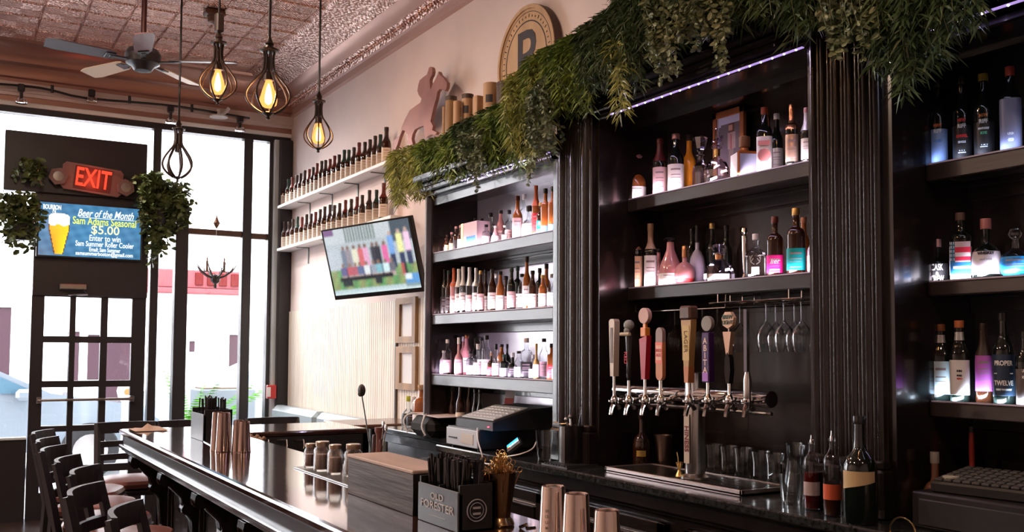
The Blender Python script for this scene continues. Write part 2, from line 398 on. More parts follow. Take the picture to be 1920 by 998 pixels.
# ---------------------------------------------------------------- street
st = struct('ground', MB().box(-40, 40, FY+.1, 60, -.12, -.02), mat('pale asphalt', (.45, .46, .48), .8, noise=(3, .1)))
struct('trim_16', MB().box(-40, 40, 18.6, 23.9, -.02, .1, .02), mat('pale sidewalk', (.6, .6, .6), .8))
b = thing('street_building', 'white building with a red cornice band standing across the street', 'building', (0, 24, 0))
stw = mat('white stucco', (.82, .82, .82), .8); dwin = mat('dark shop window', (.035, .02, .026), .6, spec=.05)
MB().box(-14, 16, 0, 3, 0, 9).build('facade', stw, b)
def bx(p0, p1, yo=23.99): q = at(*p0, y=24); r = at(*p1, y=24); return q.x, r.x, r.z, q.z
x0, x1, z0, z1 = bx((352, 508), (452, 546)); MB().box(x0-3, x1, -.35, 0, z0, z1, .03).box(x0-3, x1+.1, -.45, 0, z0-.12, z0, .02).build('cornice_band', mat('brick red cornice', (.16, .045, .05), .8, spec=.05), b)
for k in range(5): MB().box(x0+.1+k*.28, x0+.28+k*.28, -.4, -.34, z0+.08, z1-.06, .01).build('bracket', mat('dull red', (.07, .01, .01), .8, spec=.05), b)
for (p0, p1) in (((-60, 575), (17, 704)), ((128, 622), (146, 716)), ((165, 628), (185, 712)), ((192, 632), (258, 790)), ((430, 628), (450, 712)), ((-400, 560), (-150, 700)), ((355, 640), (364, 660))):
    x0, x1, z0, z1 = bx(p0, p1); q = MB().box(x0, x1, -.06, .0, z0, z1, .01).build('window', dwin, b)
    MB().box(x0-.05, x1+.05, -.1, -.06, z1, z1+.08).box(x0-.04, x1+.04, -.1, -.0, z0-.06, z0).build('window_trim', mat('grey green trim', (.3, .36, .34), .6), q)
# planter and palm right outside
p = at(415, 795, y=13.2)
pt = thing('planter_box', 'pale grey square planter box standing outside the window', 'planter', (p.x, 13.2, -.02))
MB().box(-.35, .38, -.3, .3, 0, 1.1, .02).build('box', mat('pale blue grey planter', (.1, .115, .13), .7, spec=.1), pt); MB().box(-.3, .33, -.25, .25, 1.08, 1.115).build('soil', mat('soil', (.08, .05, .03), .9), pt)
palm = thing('palm_plant', 'bright green feathery palm outside the window beside the grey pier', 'plant', (at(352, 790, y=12.3).x, 12.3, -.02))
lf = MB()
for k in range(26):
    a_ = random.uniform(-2.0, 2.0); L_ = random.uniform(.35, .8); base = Vector((0, 0, .35)); dirv = Vector((cos(a_)*.5+.12, sin(a_)*.5, 1)).normalized()
    P = [base+dirv*(L_*t*1.9)+Vector((cos(a_)*.35+.1, sin(a_)*.3, -.45))*(t*t*L_) for t in [i/9 for i in range(10)]]
    for i in range(1, 10):
        t = (P[i]-P[i-1]).normalized(); s_ = t.cross(Vector((0, 0, 1))).normalized()
        for sg in (-1, 1):
            for hh in (0, .5):
                q = P[i-1].lerp(P[i], hh); e = q+s_*sg*.16*(1-.07*i)+t*.1+Vector((0, 0, -.05)); wv = t*.014
                lf.add([q-wv, q+wv, e], [(0, 1, 2)])
lf.build('fronds', mat('palm leaf green', (.035, .13, .008), .8, spec=.1), palm, smooth=0)  # one even leaf green
MB().lathe([(.14, 0), (.19, .38), (.2, .4), (.17, .4), (.16, .34)], 16).build('pot', mat('dark pot', (.05, .05, .05), .6), palm)
pm = thing('parking_meter', 'white topped parking meter post seen through the door panes', 'meter', (at(235, 790, y=11.6).x, 11.6, 0))
zz = at(235, 738, y=11.6).z
MB().cyl((0, 0, 0), (0, 0, zz-.08), .045, n=12).build('post', white, pm)
MB().lathe([(.03, -.12), (.085, -.04), (.1, .03), (.085, .09), (.04, .12)], 16, (0, 0, zz)).build('meter_head', white, pm)
MB().cyl((0, -.09, zz+.02), (0, -.11, zz+.02), .035, n=12).build('dial', mat('orange dial', (.7, .35, .12), .5), pm)

# cars
def car(name, label, loc, scale=1., col=(.2, .24, .28), rot=0.):
    c = thing(name, label, 'car', loc, rot, 'parked cars')
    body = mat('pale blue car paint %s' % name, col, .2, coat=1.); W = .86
    side = [(-2.3, .3), (-2.35, .75), (-2.2, 1.0), (-1.7, 1.05), (-1.15, 1.42), (.1, 1.47), (.95, 1.06), (1.9, .9), (2.25, .7), (2.3, .35)]
    MB().prism([(x*scale, -W, z) for x, z in side], (0, 2*W, 0)).build('body', body, c)
    gl = [(-1.6, 1.06), (-1.12, 1.36), (.08, 1.41), (.82, 1.06)]
    MB().prism([(x*scale, -W-.012, z) for x, z in gl], (0, .01, 0)).prism([(x*scale, W+.002, z) for x, z in gl], (0, .01, 0)).build('side_window', mat('car glass', (.08, .16, .22), .08), c)
    MB().box(-.35, -.28, -W-.02, -W, 1.05, 1.4).build('pillar', body, c)
    MB().box(.55, .75, -W-.16, -W-.01, .98, 1.12, .04).build('mirror', body, c)
    for x in (-1.45, 1.42):
        wh = MB().lathe([(.2, -.1), (.33, -.1), (.35, -.06), (.35, .06), (.33, .1), (.2, .1)], 28, M=Matrix.Translation((x*scale, -W+.06, .33)) @ Matrix.Rotation(pi/2, 4, 'X')).build('wheel', mat('tyre', (.02, .02, .022), .8), c)
        h = MB().lathe([(.0001, -.02), (.21, -.02), (.21, .02)], 20, M=Matrix.Translation((x*scale, -W-.03, .33)) @ Matrix.Rotation(pi/2, 4, 'X'))
        for k in range(5): h.box(.03, .2, -.02, .02, -.04, -.015, M=Matrix.Translation((x*scale, -W-.06, .33)) @ Matrix.Rotation(pi/2, 4, 'X') @ Matrix.Rotation(k*2*pi/5, 4, 'Z'))
        h.build('rim', steel, wh)
    return c
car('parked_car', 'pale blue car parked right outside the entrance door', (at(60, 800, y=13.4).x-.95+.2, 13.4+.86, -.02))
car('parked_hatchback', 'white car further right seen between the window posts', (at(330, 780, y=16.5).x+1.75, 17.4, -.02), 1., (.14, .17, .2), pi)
# ================================================================ bar counter
BZ, BX0, BX1, BYR0, BYR1, BXE = 1.1, .97, 1.55, 5.87, 6.5, 2.38
def outline(o): return [(BX0-o, -.6-o), (BX1+o, -.6-o), (BX1+o, BYR0-o), (BXE+o, BYR0-o), (BXE+o, BYR1+o), (BX0-o, BYR1+o)]
bar = thing('bar_counter', 'long dark lacquered wooden bar counter running from the foreground to the windows', 'bar counter', (0, 0, 0))
t = MB()
lv = [(-.014, 1.1), (-.004, 1.096), (0, 1.088), (0, 1.072), (-.006, 1.066)]
vs = [(x, y, z) for o, z in lv for x, y in outline(o)]
fs = [(0, 1, 2, 3, 4, 5)] + [(i*6+j, (i+1)*6+j, (i+1)*6+(j+1) % 6, i*6+(j+1) % 6) for i in range(4) for j in range(6)] + [tuple(24+j for j in (5, 4, 3, 2, 1, 0))]
t.add(vs, fs); t.build('bar_top', bartop, bar, smooth=0)
# apron with its lower moulding, around the customers' side
a = MB(); a.box(BX0+.02, BX0+.05, -.6, BYR1-.02, 1.0, 1.068).box(BX0+.02, BXE, BYR1-.05, BYR1-.02, 1.0, 1.068)
a.build('apron', woodb, bar)
a = MB()
for dz, dx, hh in ((.985, 0.0, .02), (.972, .012, .013), (.955, .03, .017)):
    a.box(BX0+dx, BX0+.3, -.6, BYR1-dx, dz, dz+hh, .004).box(BX0+.2, BXE, BYR1-.3, BYR1-dx, dz, dz+hh, .004)
a.build('apron_moulding', wood, bar)
PX = 1.2
a = MB(); a.box(PX, PX+.04, -.6, BYR1-.2, 0, .96).box(PX, BXE, BYR1-.24, BYR1-.2, 0, .96)
a.build('front_panel', woodb, bar)
# raised panels with stepped mouldings
yy = 6.0; pan = []
while yy > .5:
    pan.append((yy-.62, yy)); yy -= .80
for (ya, yb) in pan:
    a = MB(); X = PX
    def fr_(o, wd, th, z0=.18, z1=.9):
        a.box(X-th, X, ya+o, yb-o, z1-wd-o, z1-o, .003).box(X-th, X, ya+o, yb-o, z0+o, z0+o+wd, .003)
        a.box(X-th, X, ya+o, ya+o+wd, z0+o, z1-o, .003).box(X-th, X, yb-o-wd, yb-o, z0+o, z1-o, .003)
    fr_(0, .03, .022); fr_(.035, .018, .034); fr_(.06, .014, .018)
    a.box(X-.012, X, ya+.1, yb-.1, .29, .79, .006)
    a.build('raised_panel', wood, bar)
# scroll corbels
def corbel():
    pr = []
    for k in range(15): t_ = k/14; pr.append((-.22+.03*sin(t_*3.0), 0))
    out = [(0, .955), (-.21, .955), (-.215, .93), (-.2, .905), (-.175, .9), (-.15, .885), (-.13, .86), (-.105, .835), (-.09, .8), (-.1, .77), (-.09, .745), (-.065, .735), (-.05, .7), (-.04, .62), (-.03, .52), (0, .5)]
    m_ = MB().prism([(x, -.045, z) for x, z in out], (0, .09, 0))
    for c_, r_ in (((-.185, .918), .03), ((-.078, .765), .026)):
        for sgn in (-1, 1): m_.lathe([(.0001, -.008), (r_*.5, -.008), (r_*.55, -.002), (r_*.8, -.004), (r_, .0)], 16, M=Matrix.Translation((c_[0], sgn*.045, c_[1])) @ Matrix.Rotation(-sgn*pi/2 if sgn < 0 else -pi/2, 4, 'X'))
    for k in (-1, 0, 1): m_.tube([(-.2, k*.025, .957), (-.155, k*.025, .885), (-.1, k*.025, .83), (-.085, k*.025, .76), (-.045, k*.025, .7), (-.035, k*.025, .55)], .007, 6)
    return m_.mesh('corbel', wood)
cm = corbel()
for y_ in [6.18]+[p[0]-.09 for p in pan]: link('corbel', cm, bar, (PX, y_, 0))
MB().box(PX-.02, PX, -.6, BYR1-.2, 0, .14, .005).build('plinth', wood, bar)
a = MB().tube([(PX-.18, -.5, .2), (PX-.18, 6.2, .2)], .02, 10)
for y_ in (.4, 2.0, 3.6, 5.2): a.tube([(PX, y_, .2), (PX-.18, y_, .2)], .012, 6)
a.build('foot_rail', steel_d, bar)
# inside of the bar
a = MB(); a.box(BX1-.03, BX1, -.6, BYR0, 0, 1.066).box(BX1, BXE, BYR0, BYR0+.03, 0, 1.066).box(BXE-.04, BXE, BYR0, BYR1-.02, 0, 1.066)
a.build('inner_panel', mat('dull dark laminate', (.02, .019, .02), .4), bar)
MB().box(BX1-.0, BX1+.09, -.6, BYR0-.02, 1.03, 1.06, .008).build('drink_rail', mat('dark stone ledge', (.07, .05, .045), .25, noise=(40, .6)), bar)
# underbar sinks
ub = thing('underbar_sink', 'dark stainless under-bar sink unit below the return of the bar', 'sink', (1.7, 5.5, 0))
MB().box(-.03, .66, -.02, .34, .35, .8, .01).build('cabinet', steel_d, ub)
a = MB().box(-.03, .66, .3, .34, .8, .93, .005)
for x in (.06, .27, .48): a.box(x, x+.15, .02, .26, .8, .81, .004)
a.build('backsplash', steel_d, ub)
for x in (.1, .4): MB().tube([(x, .28, .86), (x, .28, .97), (x, .22, 1.0), (x, .14, .99), (x, .13, .95)], .01, 8).build('faucet', chrome, ub)
for k, px in enumerate((494, 528, 560)):
    q = at(px, 825, y=5.86)
    MB().box(-.03, .03, -.004, 0, -.006, .006).tube([(0.03, -.005, 0), (.03, -.02, -.04), (.03, -.006, -.06)], .004, 6).build('hook', chrome, ub, loc=Vector((q.x, 5.865, q.z))-ub.location)

# ================================================================ back bar
CZT = 1.06
ctr = thing('back_counter', 'dark stone-topped counter under the bottle shelves along the right wall', 'counter', (0, 0, 0))
a = MB().box(2.47, 3.14, .9, 5.08, CZT-.035, CZT, .006).box(2.68, 3.14, 5.08, 6.42, CZT-.035, CZT, .006)
a.build('counter_top', granite, ctr)
a = MB().box(2.53, 3.13, .9, 5.05, .0, CZT-.035).box(2.74, 3.13, 5.05, 6.4, 0, CZT-.035); a.build('carcass', wood, ctr)
MB().box(2.5, 2.53, .9, 5.06, CZT-.1, CZT-.035, .006).box(2.515, 2.53, .9, 5.06, CZT-.115, CZT-.1, .003).box(2.7, 2.74, 5.06, 6.4, CZT-.1, CZT-.035, .006).build('counter_moulding', wood, ctr)
silverd = mat('worn silver moulding', (.32, .29, .3), .35, .7)
for i, (ya, yb) in enumerate(((3.98, 4.86), (3.06, 3.86), (2.1, 2.94), (1.1, 1.98))):
    a = MB(); X = 2.53; z0, z1 = .15, .915
    a.box(X-.02, X, ya, yb, z0, z1, .004)
    for o, wd, th in ((.0, .05, .03), (.07, .012, .03)):
        a.box(X-th, X, ya+o, yb-o, z1-o-wd, z1-o, .003).box(X-th, X, ya+o, yb-o, z0+o, z0+o+wd, .003).box(X-th, X, ya+o, ya+o+wd, z0+o, z1-o, .003).box(X-th, X, yb-o-wd, yb-o, z0+o, z1-o, .003)
    dr = a.build('door', wood, ctr)
    a = MB(); n = int((yb-ya-.12)/.012)
    for k in range(n): a.sphere((X-.028, ya+.06+k*.012, z1-.06), .0048, 4)
    a.box(X-.026, X-.02, ya+.055, yb-.055, z1-.055, z1-.05).box(X-.026, X-.02, ya+.055, yb-.055, z1-.07, z1-.066)
    a.build('bead_moulding', silverd, dr)
    MB().cyl((X-.02, (ya+yb)/2, .7), (X-.02, (ya+yb)/2, .82), .006, n=8).build('handle', steel_d, dr)

def shelf_unit(name, label, y0, y1, xf, xs, shelves, htop, hbot, backm, side_m=wood, ledz=2.562, ledx=2.64):
    u = thing(name, label, 'shelf unit', (0, 0, 0))
    MB().box(xf, 3.1, y1-.03, y1, CZT, htop).build('side_panel', side_m, u); MB().box(xf, 3.1, y0, y0+.03, CZT, htop).build('side_panel', side_m, u)
    MB().box(3.09 if xs > 2.7 else 2.97, 3.12, y0, y1, CZT, htop).build('back_panel', backm, u)
    xb = 3.09 if xs > 2.7 else 2.97
    for zt_, zb_ in shelves:
        s_ = MB().box(xs, xb, y0+.03, y1-.03, zb_+.02, zt_).box(xs-.004, xs+.022, y0+.03, y1-.03, zb_, zt_, .004).build('shelf', woodb, u)
        MB().box(xb-.03, xb, y0+.03, y1-.03, zb_-.05, zb_+.02, .004).box(xb-.045, xb, y0+.03, y1-.03, zb_-.0, zb_+.02, .003).build('back_rail', wood, u)
    a = MB()
    a.box(xs, xs+.03, y0+.03, y1-.03, hbot, htop).box(xs+.03, xs+.06, y0+.03, y1-.03, hbot+.02, htop).box(xs-.02, xs+.0, y0+.03, y1-.03, hbot+.05, hbot+.075, .005).box(xs+.09, xs+.13, y0+.03, y1-.03, hbot+.05, htop, .006)
    a.build('header', wood, u)
    return u
mirror = mat('cloudy mirror', (.5, .46, .5), .28, .75)
YL0, YL1 = 4.084, 5.55
left = shelf_unit('left_bottle_shelves', 'narrow brightly lit bottle shelf unit left of the first fluted column', YL0, YL1, 2.65, 2.655, [(2.21, 2.15), (1.822, 1.762), (1.45, 1.385)], 2.6, 2.515, mirror)
YM0, YM1 = 2.42, 3.773
midd = shelf_unit('middle_bottle_shelves', 'middle dark bottle shelf unit between the two fluted columns', YM0, YM1, 2.67, 2.84, [(2.331, 2.273), (1.902, 1.845)], 2.78, 2.665, wood)
YR0, YR1 = .95, 2.123
rght = shelf_unit('right_bottle_shelves', 'right dark bottle shelf unit beyond the second fluted column', YR0, YR1, 2.67, 2.84, [(2.231, 2.175), (1.836, 1.79), (1.438, 1.39)], 2.66, 2.56, wood)
def mould_top(u, y0, y1, steps):
    a = MB()
    for x, z0, z1 in steps: a.box(x, 3.13, y0, y1, z0, z1, .006)
    a.build('cornice', wood, u)
mould_top(left, YL0-.0, YL1+.04, [(2.62, 2.57, 2.6), (2.59, 2.6, 2.63), (2.6, 2.63, 2.66), (2.54, 2.66, 2.70)])
MB().box(2.615, 2.66, YL1-.01, YL1+.012, CZT, 2.57, .004).build('pilaster', mat('dark grey edge', (.16, .16, .17), .3), left)  # plain dark grey, paler than the wood
mould_top(midd, YM0, YM1, [(2.66, 2.70, 2.73), (2.63, 2.73, 2.755), (2.64, 2.755, 2.79), (2.58, 2.79, 2.805), (2.6, 2.81, 2.84), (2.56, 2.84, 2.87)])
mould_top(rght, YR0, YR1, [(2.66, 2.57, 2.6), (2.62, 2.6, 2.62), (2.6, 2.635, 2.66), (2.54, 2.66, 2.7), (2.56, 2.7, 2.87)])

# fluted columns
def fluted(name, label, y0, y1, reeds, z1=3.0):
    c = thing(name, label, 'column', (2.65, (y0+y1)/2, CZT))
    w_ = y1-y0; prof = [(.45, -w_/2), (.0, -w_/2)]
    n = len(reeds); tot = sum(r for r, _ in reeds); y = -w_/2
    for wd, dep in reeds:
        wd = wd/tot*w_
        for k in range(1, 7): t_ = k/6; prof.append((-dep*sin(pi*t_), y+wd*t_))
        y += wd
    prof += [(.0, w_/2), (.45, w_/2)]
    z1 -= CZT
    a = MB(); k = len(prof); vs = [(x, y_, z) for z in (0, z1) for x, y_ in prof]
    a.add(vs, [(i, k+i, k+i+1, i+1) for i in range(k-1)]+[tuple(range(k-1, -1, -1)), tuple(range(k, 2*k))])
    a.build('shaft', wood, c)
    MB().box(-.03, .45, -w_/2-.012, w_/2+.012, 0, .16, .008).box(-.02, .45, -w_/2-.006, w_/2+.006, .16, .19, .006).build('base', wood, c)
    MB().box(-.04, .45, -w_/2-.015, w_/2+.015, z1-.12, z1, .008).build('capital', wood, c)
    return c
fluted('fluted_column', 'dark fluted wooden column between the left and middle bottle shelves', YM1, YL0, [(1, .004), (2.2, .02), (.8, .008), (.8, .008), (2.2, .02), (.8, .008), (.8, .008), (2.2, .02), (1, .004)], 2.86)
fluted('fluted_column', 'dark finely reeded wooden column between the middle and right bottle shelves', YR1, YM0, [(1.3, .014), (.7, .006), (1.3, .014), (.7, .006), (.7, .006), (1.3, .014), (.7, .006), (.7, .006), (1.3, .014), (.7, .006), (.7, .006), (1.3, .014), (.7, .006), (1.3, .014)], 2.88)

# LED strips with their diodes and the light they throw
def led_strip(label, x, y0, y1, z, n, power, col, rot, dia=.006, vis=True, w_=.012):
    L_ = abs(y1-y0); t_ = thing('led_strip', label, 'light strip', (x, (y0+y1)/2, z), 0, 'led strips on the bottle shelves')
    MB().box(-.006, .006, -L_/2, L_/2, 0, .004).build('strip', mat('lit led tape', (.5, .45, .6), .4, emit=(.6, .4, 1), es=.45), t_)
    a = MB()
    for k in range(n): a.sphere((-.004, -L_/2+L_*(k+.5)/n, -.001), dia*.6, 6)
    a.build('diodes', ledm, t_)
    l = light('led_glow', 'AREA', (0, 0, -.008), power, col, rot, t_, shape='RECTANGLE', size=w_, size_y=L_*.98)
    return t_
PUR = (.86, .68, 1.)
PNK = (1., .78, .86)
down = (0, 0, 0)
def rY(a): return (0, a, 0)
led_strip('purple white led strip under the cornice of the middle shelves', 2.648, YM0+.03, YM1-.15, 2.70, 20, 1.6, PUR, rY(radians(20)))
led_strip('purple led strip under the cornice of the left shelves', 2.606, YL0, YL1-.5, 2.598, 22, 1.6, PUR, rY(radians(20)))
led_strip('bluish led strip under the cornice of the right shelves', 2.606, YR0, YR1-.2, 2.598, 12, .5, (.7, .8, 1), rY(radians(20)))
# along the shelf fronts, behind the lips, shining back on the labels
def shelf_led(label, xs, y0, y1, z, power, col):
    t_ = thing('led_strip', label, 'light strip', (xs+.004, (y0+y1)/2, z+.001), 0, 'led strips on the bottle shelves')
    L_ = y1-y0-.07
    MB().box(-.005, .005, -L_/2, L_/2, 0, .005).build('strip', mat('led tape', (.5, .45, .6), .4), t_)
    light('led_glow', 'AREA', (.0, 0, .01), power, col, rY(radians(-120)), t_, shape='RECTANGLE', size=.01, size_y=L_, spread=radians(95))
    return t_
for z_, p_, c_, n_ in ((2.21, 2, PNK, 'top'), (1.822, 2, PNK, 'middle'), (1.45, 2.4, (.93, .75, 1), 'lowest')): shelf_led('pinkish led strip along the front of the %s left shelf' % n_, 2.655, YL0, YL1, z_, p_, c_)
for z_, p_, c_, n_ in ((2.331, 1.1, PNK, 'top'), (1.902, 1.1, (1, .72, .82), 'lower')): shelf_led('pinkish led strip along the front of the %s middle shelf' % n_, 2.84, YM0, YM1, z_, p_, c_)
for z_, p_, c_, n_ in ((2.231, .35, (.6, .7, 1), 'top'), (1.836, 1.5, (.9, .85, 1), 'middle'), (1.438, 2.2, (.7, .85, 1), 'lowest')): shelf_led('bluish led strip along the front of the %s right shelf' % n_, 2.84, YR0, YR1, z_, p_, c_)

# ================================================================ white wall shelves
def wall_shelf(label, z, y0, y1, brk):
    s_ = thing('wall_shelf', label, 'shelf', (0, 0, z), 0, 'white wall shelves')
    MB().box(2.985, WX, y0, y1, -.028, 0, .003).build('board', white, s_)
    for y_ in brk: MB().box(3.02, WX, y_-.012, y_+.012, -.034, -.028).box(WX-.008, WX, y_-.012, y_+.012, -.19, -.028).build('bracket', mat('grey green bracket', (.1, .12, .11), .4, .6), s_)
ZW1, ZW2 = 3.105, 2.655
ye = at(735, 300, x=2.99).y
wall_shelf('upper white wall shelf carrying a row of whiskey bottles', ZW1, ye, 9.97, [at(p, 350, x=3.12).y for p in (716, 666, 618, 577)])
wall_shelf('lower white wall shelf carrying whiskey bottles above the television', ZW2, ye, 9.97, [at(p, 450, x=3.12).y for p in (720, 670, 622, 574)])

# ================================================================ television on the wall
tvl = Vector((2.803, 6.918, 2.29))
Rm = Matrix.Rotation(-1.2, 4, 'Z') @ Matrix.Rotation(.257, 4, 'X') @ Matrix.Rotation(-.037, 4, 'Y')
tv = thing('television', 'flat television tilted on the right wall showing a crowd of people on grass', 'television', (0, 0, 0)); tv.matrix_world = Matrix.Translation(tvl) @ Rm
MB().box(-.49, .49, 0.0, .045, -.2825, .2825, .006).box(-.3, .3, .045, .08, -.2, .15, .01).build('casing', plastic, tv)
MB().box(-.49, .49, -.006, .0, -.2825, -.25).box(-.49, .49, -.006, 0, .27, .2825).box(-.49, -.475, -.006, 0, -.25, .27).box(.475, .49, -.006, 0, -.25, .27).build('bezel', blackg, tv)
def crowd():
    rnd = random.Random(5); P = []
    top = [((.15, .2, .3)), (.3, .25, .3), (.75, .7, .5), (.75, .08, .1), (.8, .3, .55), (.05, .05, .08), (.04, .04, .06), (.85, .05, .35), (.1, .35, .85), (.85, .85, .25), (.9, .5, .75)]
    xs = [.2, .255, .33, .4, .46, .55, .6, .68, .76, .86, .94]
    low = [(.12, .1, .3), (.6, .06, .1), (.55, .08, .12), (.1, .15, .35), (.7, .75, .8), (.3, .35, .45), (.15, .5, .6), (.55, .8, .85), (.15, .15, .2)]
    lx = [.16, .24, .31, .36, .44, .52, .58, .66, .73]
    def fn(u, v):
        if v > .92: return (.55, .72, .75) if u < .84 and int(u*160) % 3 or v > .97 else (.2, .35, .4)
        if u > .85 and v > .78: return (.02, .3, .75) if u > .92 or v > .86 else (.75, .85, .95)
        if u < .12 and v < .09: return (.2, .06, .25)
        c = (.42, .5, .55)
        if v < .22: c = (.07, .15, .12) if int(u*60) % 2 and .25 < u < .6 else (.5, .57, .62)
        if v < .3 and u > .78: c = (.06, .1, .14)
        if v > .62: c = (.2+.1*sin(u*40), .36+.06*sin(u*63+v*30), .1)
        if u < .14 and .3 < v < .6: c = (.45, .52, .6)
        for k, x in enumerate(xs):
            top_ = .27-.012*k*1.0 if k > 7 else .3
            dx = abs(u-x)
            if (dx/.018)**2+((v-top_)/.035)**2 < 1: c = (.25, .12, .08) if k < 8 else (.55, .35, .28)
            if dx < .032 and top_+.03 < v < top_+.3: c = top[k]
            if dx < .028 and top_+.3 <= v < top_+.5: c = (.03, .05, .14)
            if k == 9 and dx < .03 and v > .62 and v < .8: c = (.6, .05, .05) if u < x else (.05, .05, .05)
        for k, x in enumerate(lx):
            dx = abs(u-x)
            if (dx/.017)**2+((v-.56)/.033)**2 < 1: c = (.3, .16, .1)
            if dx < .034 and .59 < v < .72: c = low[k]
            if dx < .03 and .72 <= v < .78: c = (.5, .35, .3)
        if .74 < v < .8 and .1 < u < .72: c = (.03, .03, .04)
        if .8 < v < .88 and (abs(u-.18) < .06 or abs(u-.55) < .04): c = (.03, .04, .05)
        return c
    def soft(u, v):
        a = [fn(u+du, v+dv) for du, dv in ((0, 0), (.011, .004), (-.011, -.004), (.004, -.018), (-.004, .018))]
        k = rnd.uniform(.82, 1.08); g = rnd.uniform(-.03, .03)
        m_ = [sum(x[i] for x in a)/5 for i in range(3)]; l_ = sum(m_)/3
        return tuple(max(0, (c*.7+l_*.3)*k+g*.5) for c in m_)
    return soft
raster('screen', 190, 106, crowd(), (0, -.003, .01), (1, 0, 0), (0, 0, 1), .95, .52, vcol('lit television picture', .75, .15), tv)
arm = MB().tube([(0, .06, 0), (.12, .16, -.02), (-.02, .3, -.02)], .022, 8).build('wall_arm', plastic, tv)

# ================================================================ pictures and papers left of the shelf unit
for i, (p0, p1, lab) in enumerate((((745, 560), (781, 645), 'upper wooden framed white picture on the wall below the television'), ((745, 650), (781, 735), 'lower wooden framed white picture on the wall below the television'))):
    q0 = at(*p0, x=3.12); q1 = at(p1[0], p1[1]-2, x=3.12); y0, y1 = q1.y, q0.y; z1 = q0.z; z0 = q1.z
    f_ = thing('picture_frame', lab, 'picture', (WX-.0, (y0+y1)/2, (z0+z1)/2), 0, 'wood framed pictures'); hw = (y1-y0)/2; hh = (z1-z0)/2; f_.location.x = WX-.02
    a = MB().box(-.025, 0, -hw, hw, hh-.05, hh).box(-.025, 0, -hw, hw, -hh, -hh+.05).box(-.025, 0, hw-.075, hw, -hh+.05, hh-.05).box(-.025, 0, -hw, -hw+.06, -hh+.05, hh-.05)
    a.build('frame', tanwood, f_); MB().box(-.006, -.002, -hw+.07, hw-.07, -hh+.05, hh-.05).build('print', whitep, f_)
for i, (px, t_, b_, m_, lab) in enumerate(((788, 580, 640, mat('grey print paper', (.5, .5, .53), .5), 'grey leaflet in the top pocket on the side of the shelves'), (790, 636, 690, mat('greyish pink paper', (.6, .5, .5), .5), 'pinkish leaflets fanned in the middle pocket on the side of the shelves'), (789, 690, 750, mat('slate paper', (.2, .2, .23), .5), 'slate grey folded leaflets in the lowest pocket on the side of the shelves'))):
    q = at(px, b_, x=2.78); z1 = at(px, t_, x=2.78).z
    h_ = thing('leaflet_holder', lab, 'leaflet holder', (2.8, YL1+.035, q.z), 0, 'leaflet holders beside the shelves')
    MB().box(-.1, .1, -.03, .01, -.01, .06, .003).build('pocket', mat('clear grey plastic', (.45, .45, .48), .15), h_)
    for k in range(3): MB().box(-.085+.01*k, .07+.01*k, -.02+.008*k, -.017+.008*k, 0, (z1-q.z)*(1-.12*k), M=Matrix.Rotation(.08*(k-1), 4, 'Y')).build('leaflet', m_ if k != 1 else whitep, h_)

# fire alarm pull box
q = at(506, 735, y=9.96)
f_ = thing('fire_alarm_box', 'small red and white fire alarm pull box on the black corner post', 'fire alarm', (q.x, 9.98, q.z))
MB().box(-.035, .06, -.05, 0, -.07, .07, .006).build('housing', mat('alarm red', (.55, .03, .03), .35), f_)
MB().box(-.038, .0, -.053, -.049, -.05, .05, .002).build('pull_plate', whitep, f_)
# ================================================================ banquette, tables, stools
for i, (y0, y1, lab) in enumerate(((8.62, 9.96, 'grey teal leather banquette back nearest the corner window'), (7.25, 8.58, 'grey teal leather banquette back below the wall panelling, nearer the bar'))):
    b_ = thing('banquette', lab, 'bench', (2.98, (y0+y1)/2, 0), 0, 'leather banquettes'); L_ = y1-y0
    MB().box(-.03, .13, -L_/2, L_/2, .44, 1.03, .05).build('backrest', leather_g, b_); MB().box(-.5, .0, -L_/2, L_/2, .38, .48, .04).build('seat', leather_g, b_); MB().box(-.45, .1, -L_/2+.02, L_/2-.02, 0, .38).build('base', black, b_)
q = at(728, 795, x=2.8)
tb = thing('pedestal_table', 'small brown topped pedestal table behind the gap in the bar', 'table', (2.8, max(q.y, 6.8), 0))
MB().box(-.3, .3, -.28, .28, q.z-.03, q.z, .008).build('tabletop', mat('table walnut', (.13, .06, .04), .2), tb); MB().cyl((0, 0, .02), (0, 0, q.z-.03), .035, n=12).build('pedestal', black, tb); MB().lathe([(.22, 0), (.22, .015), (.05, .035)], 20).build('foot', black, tb)

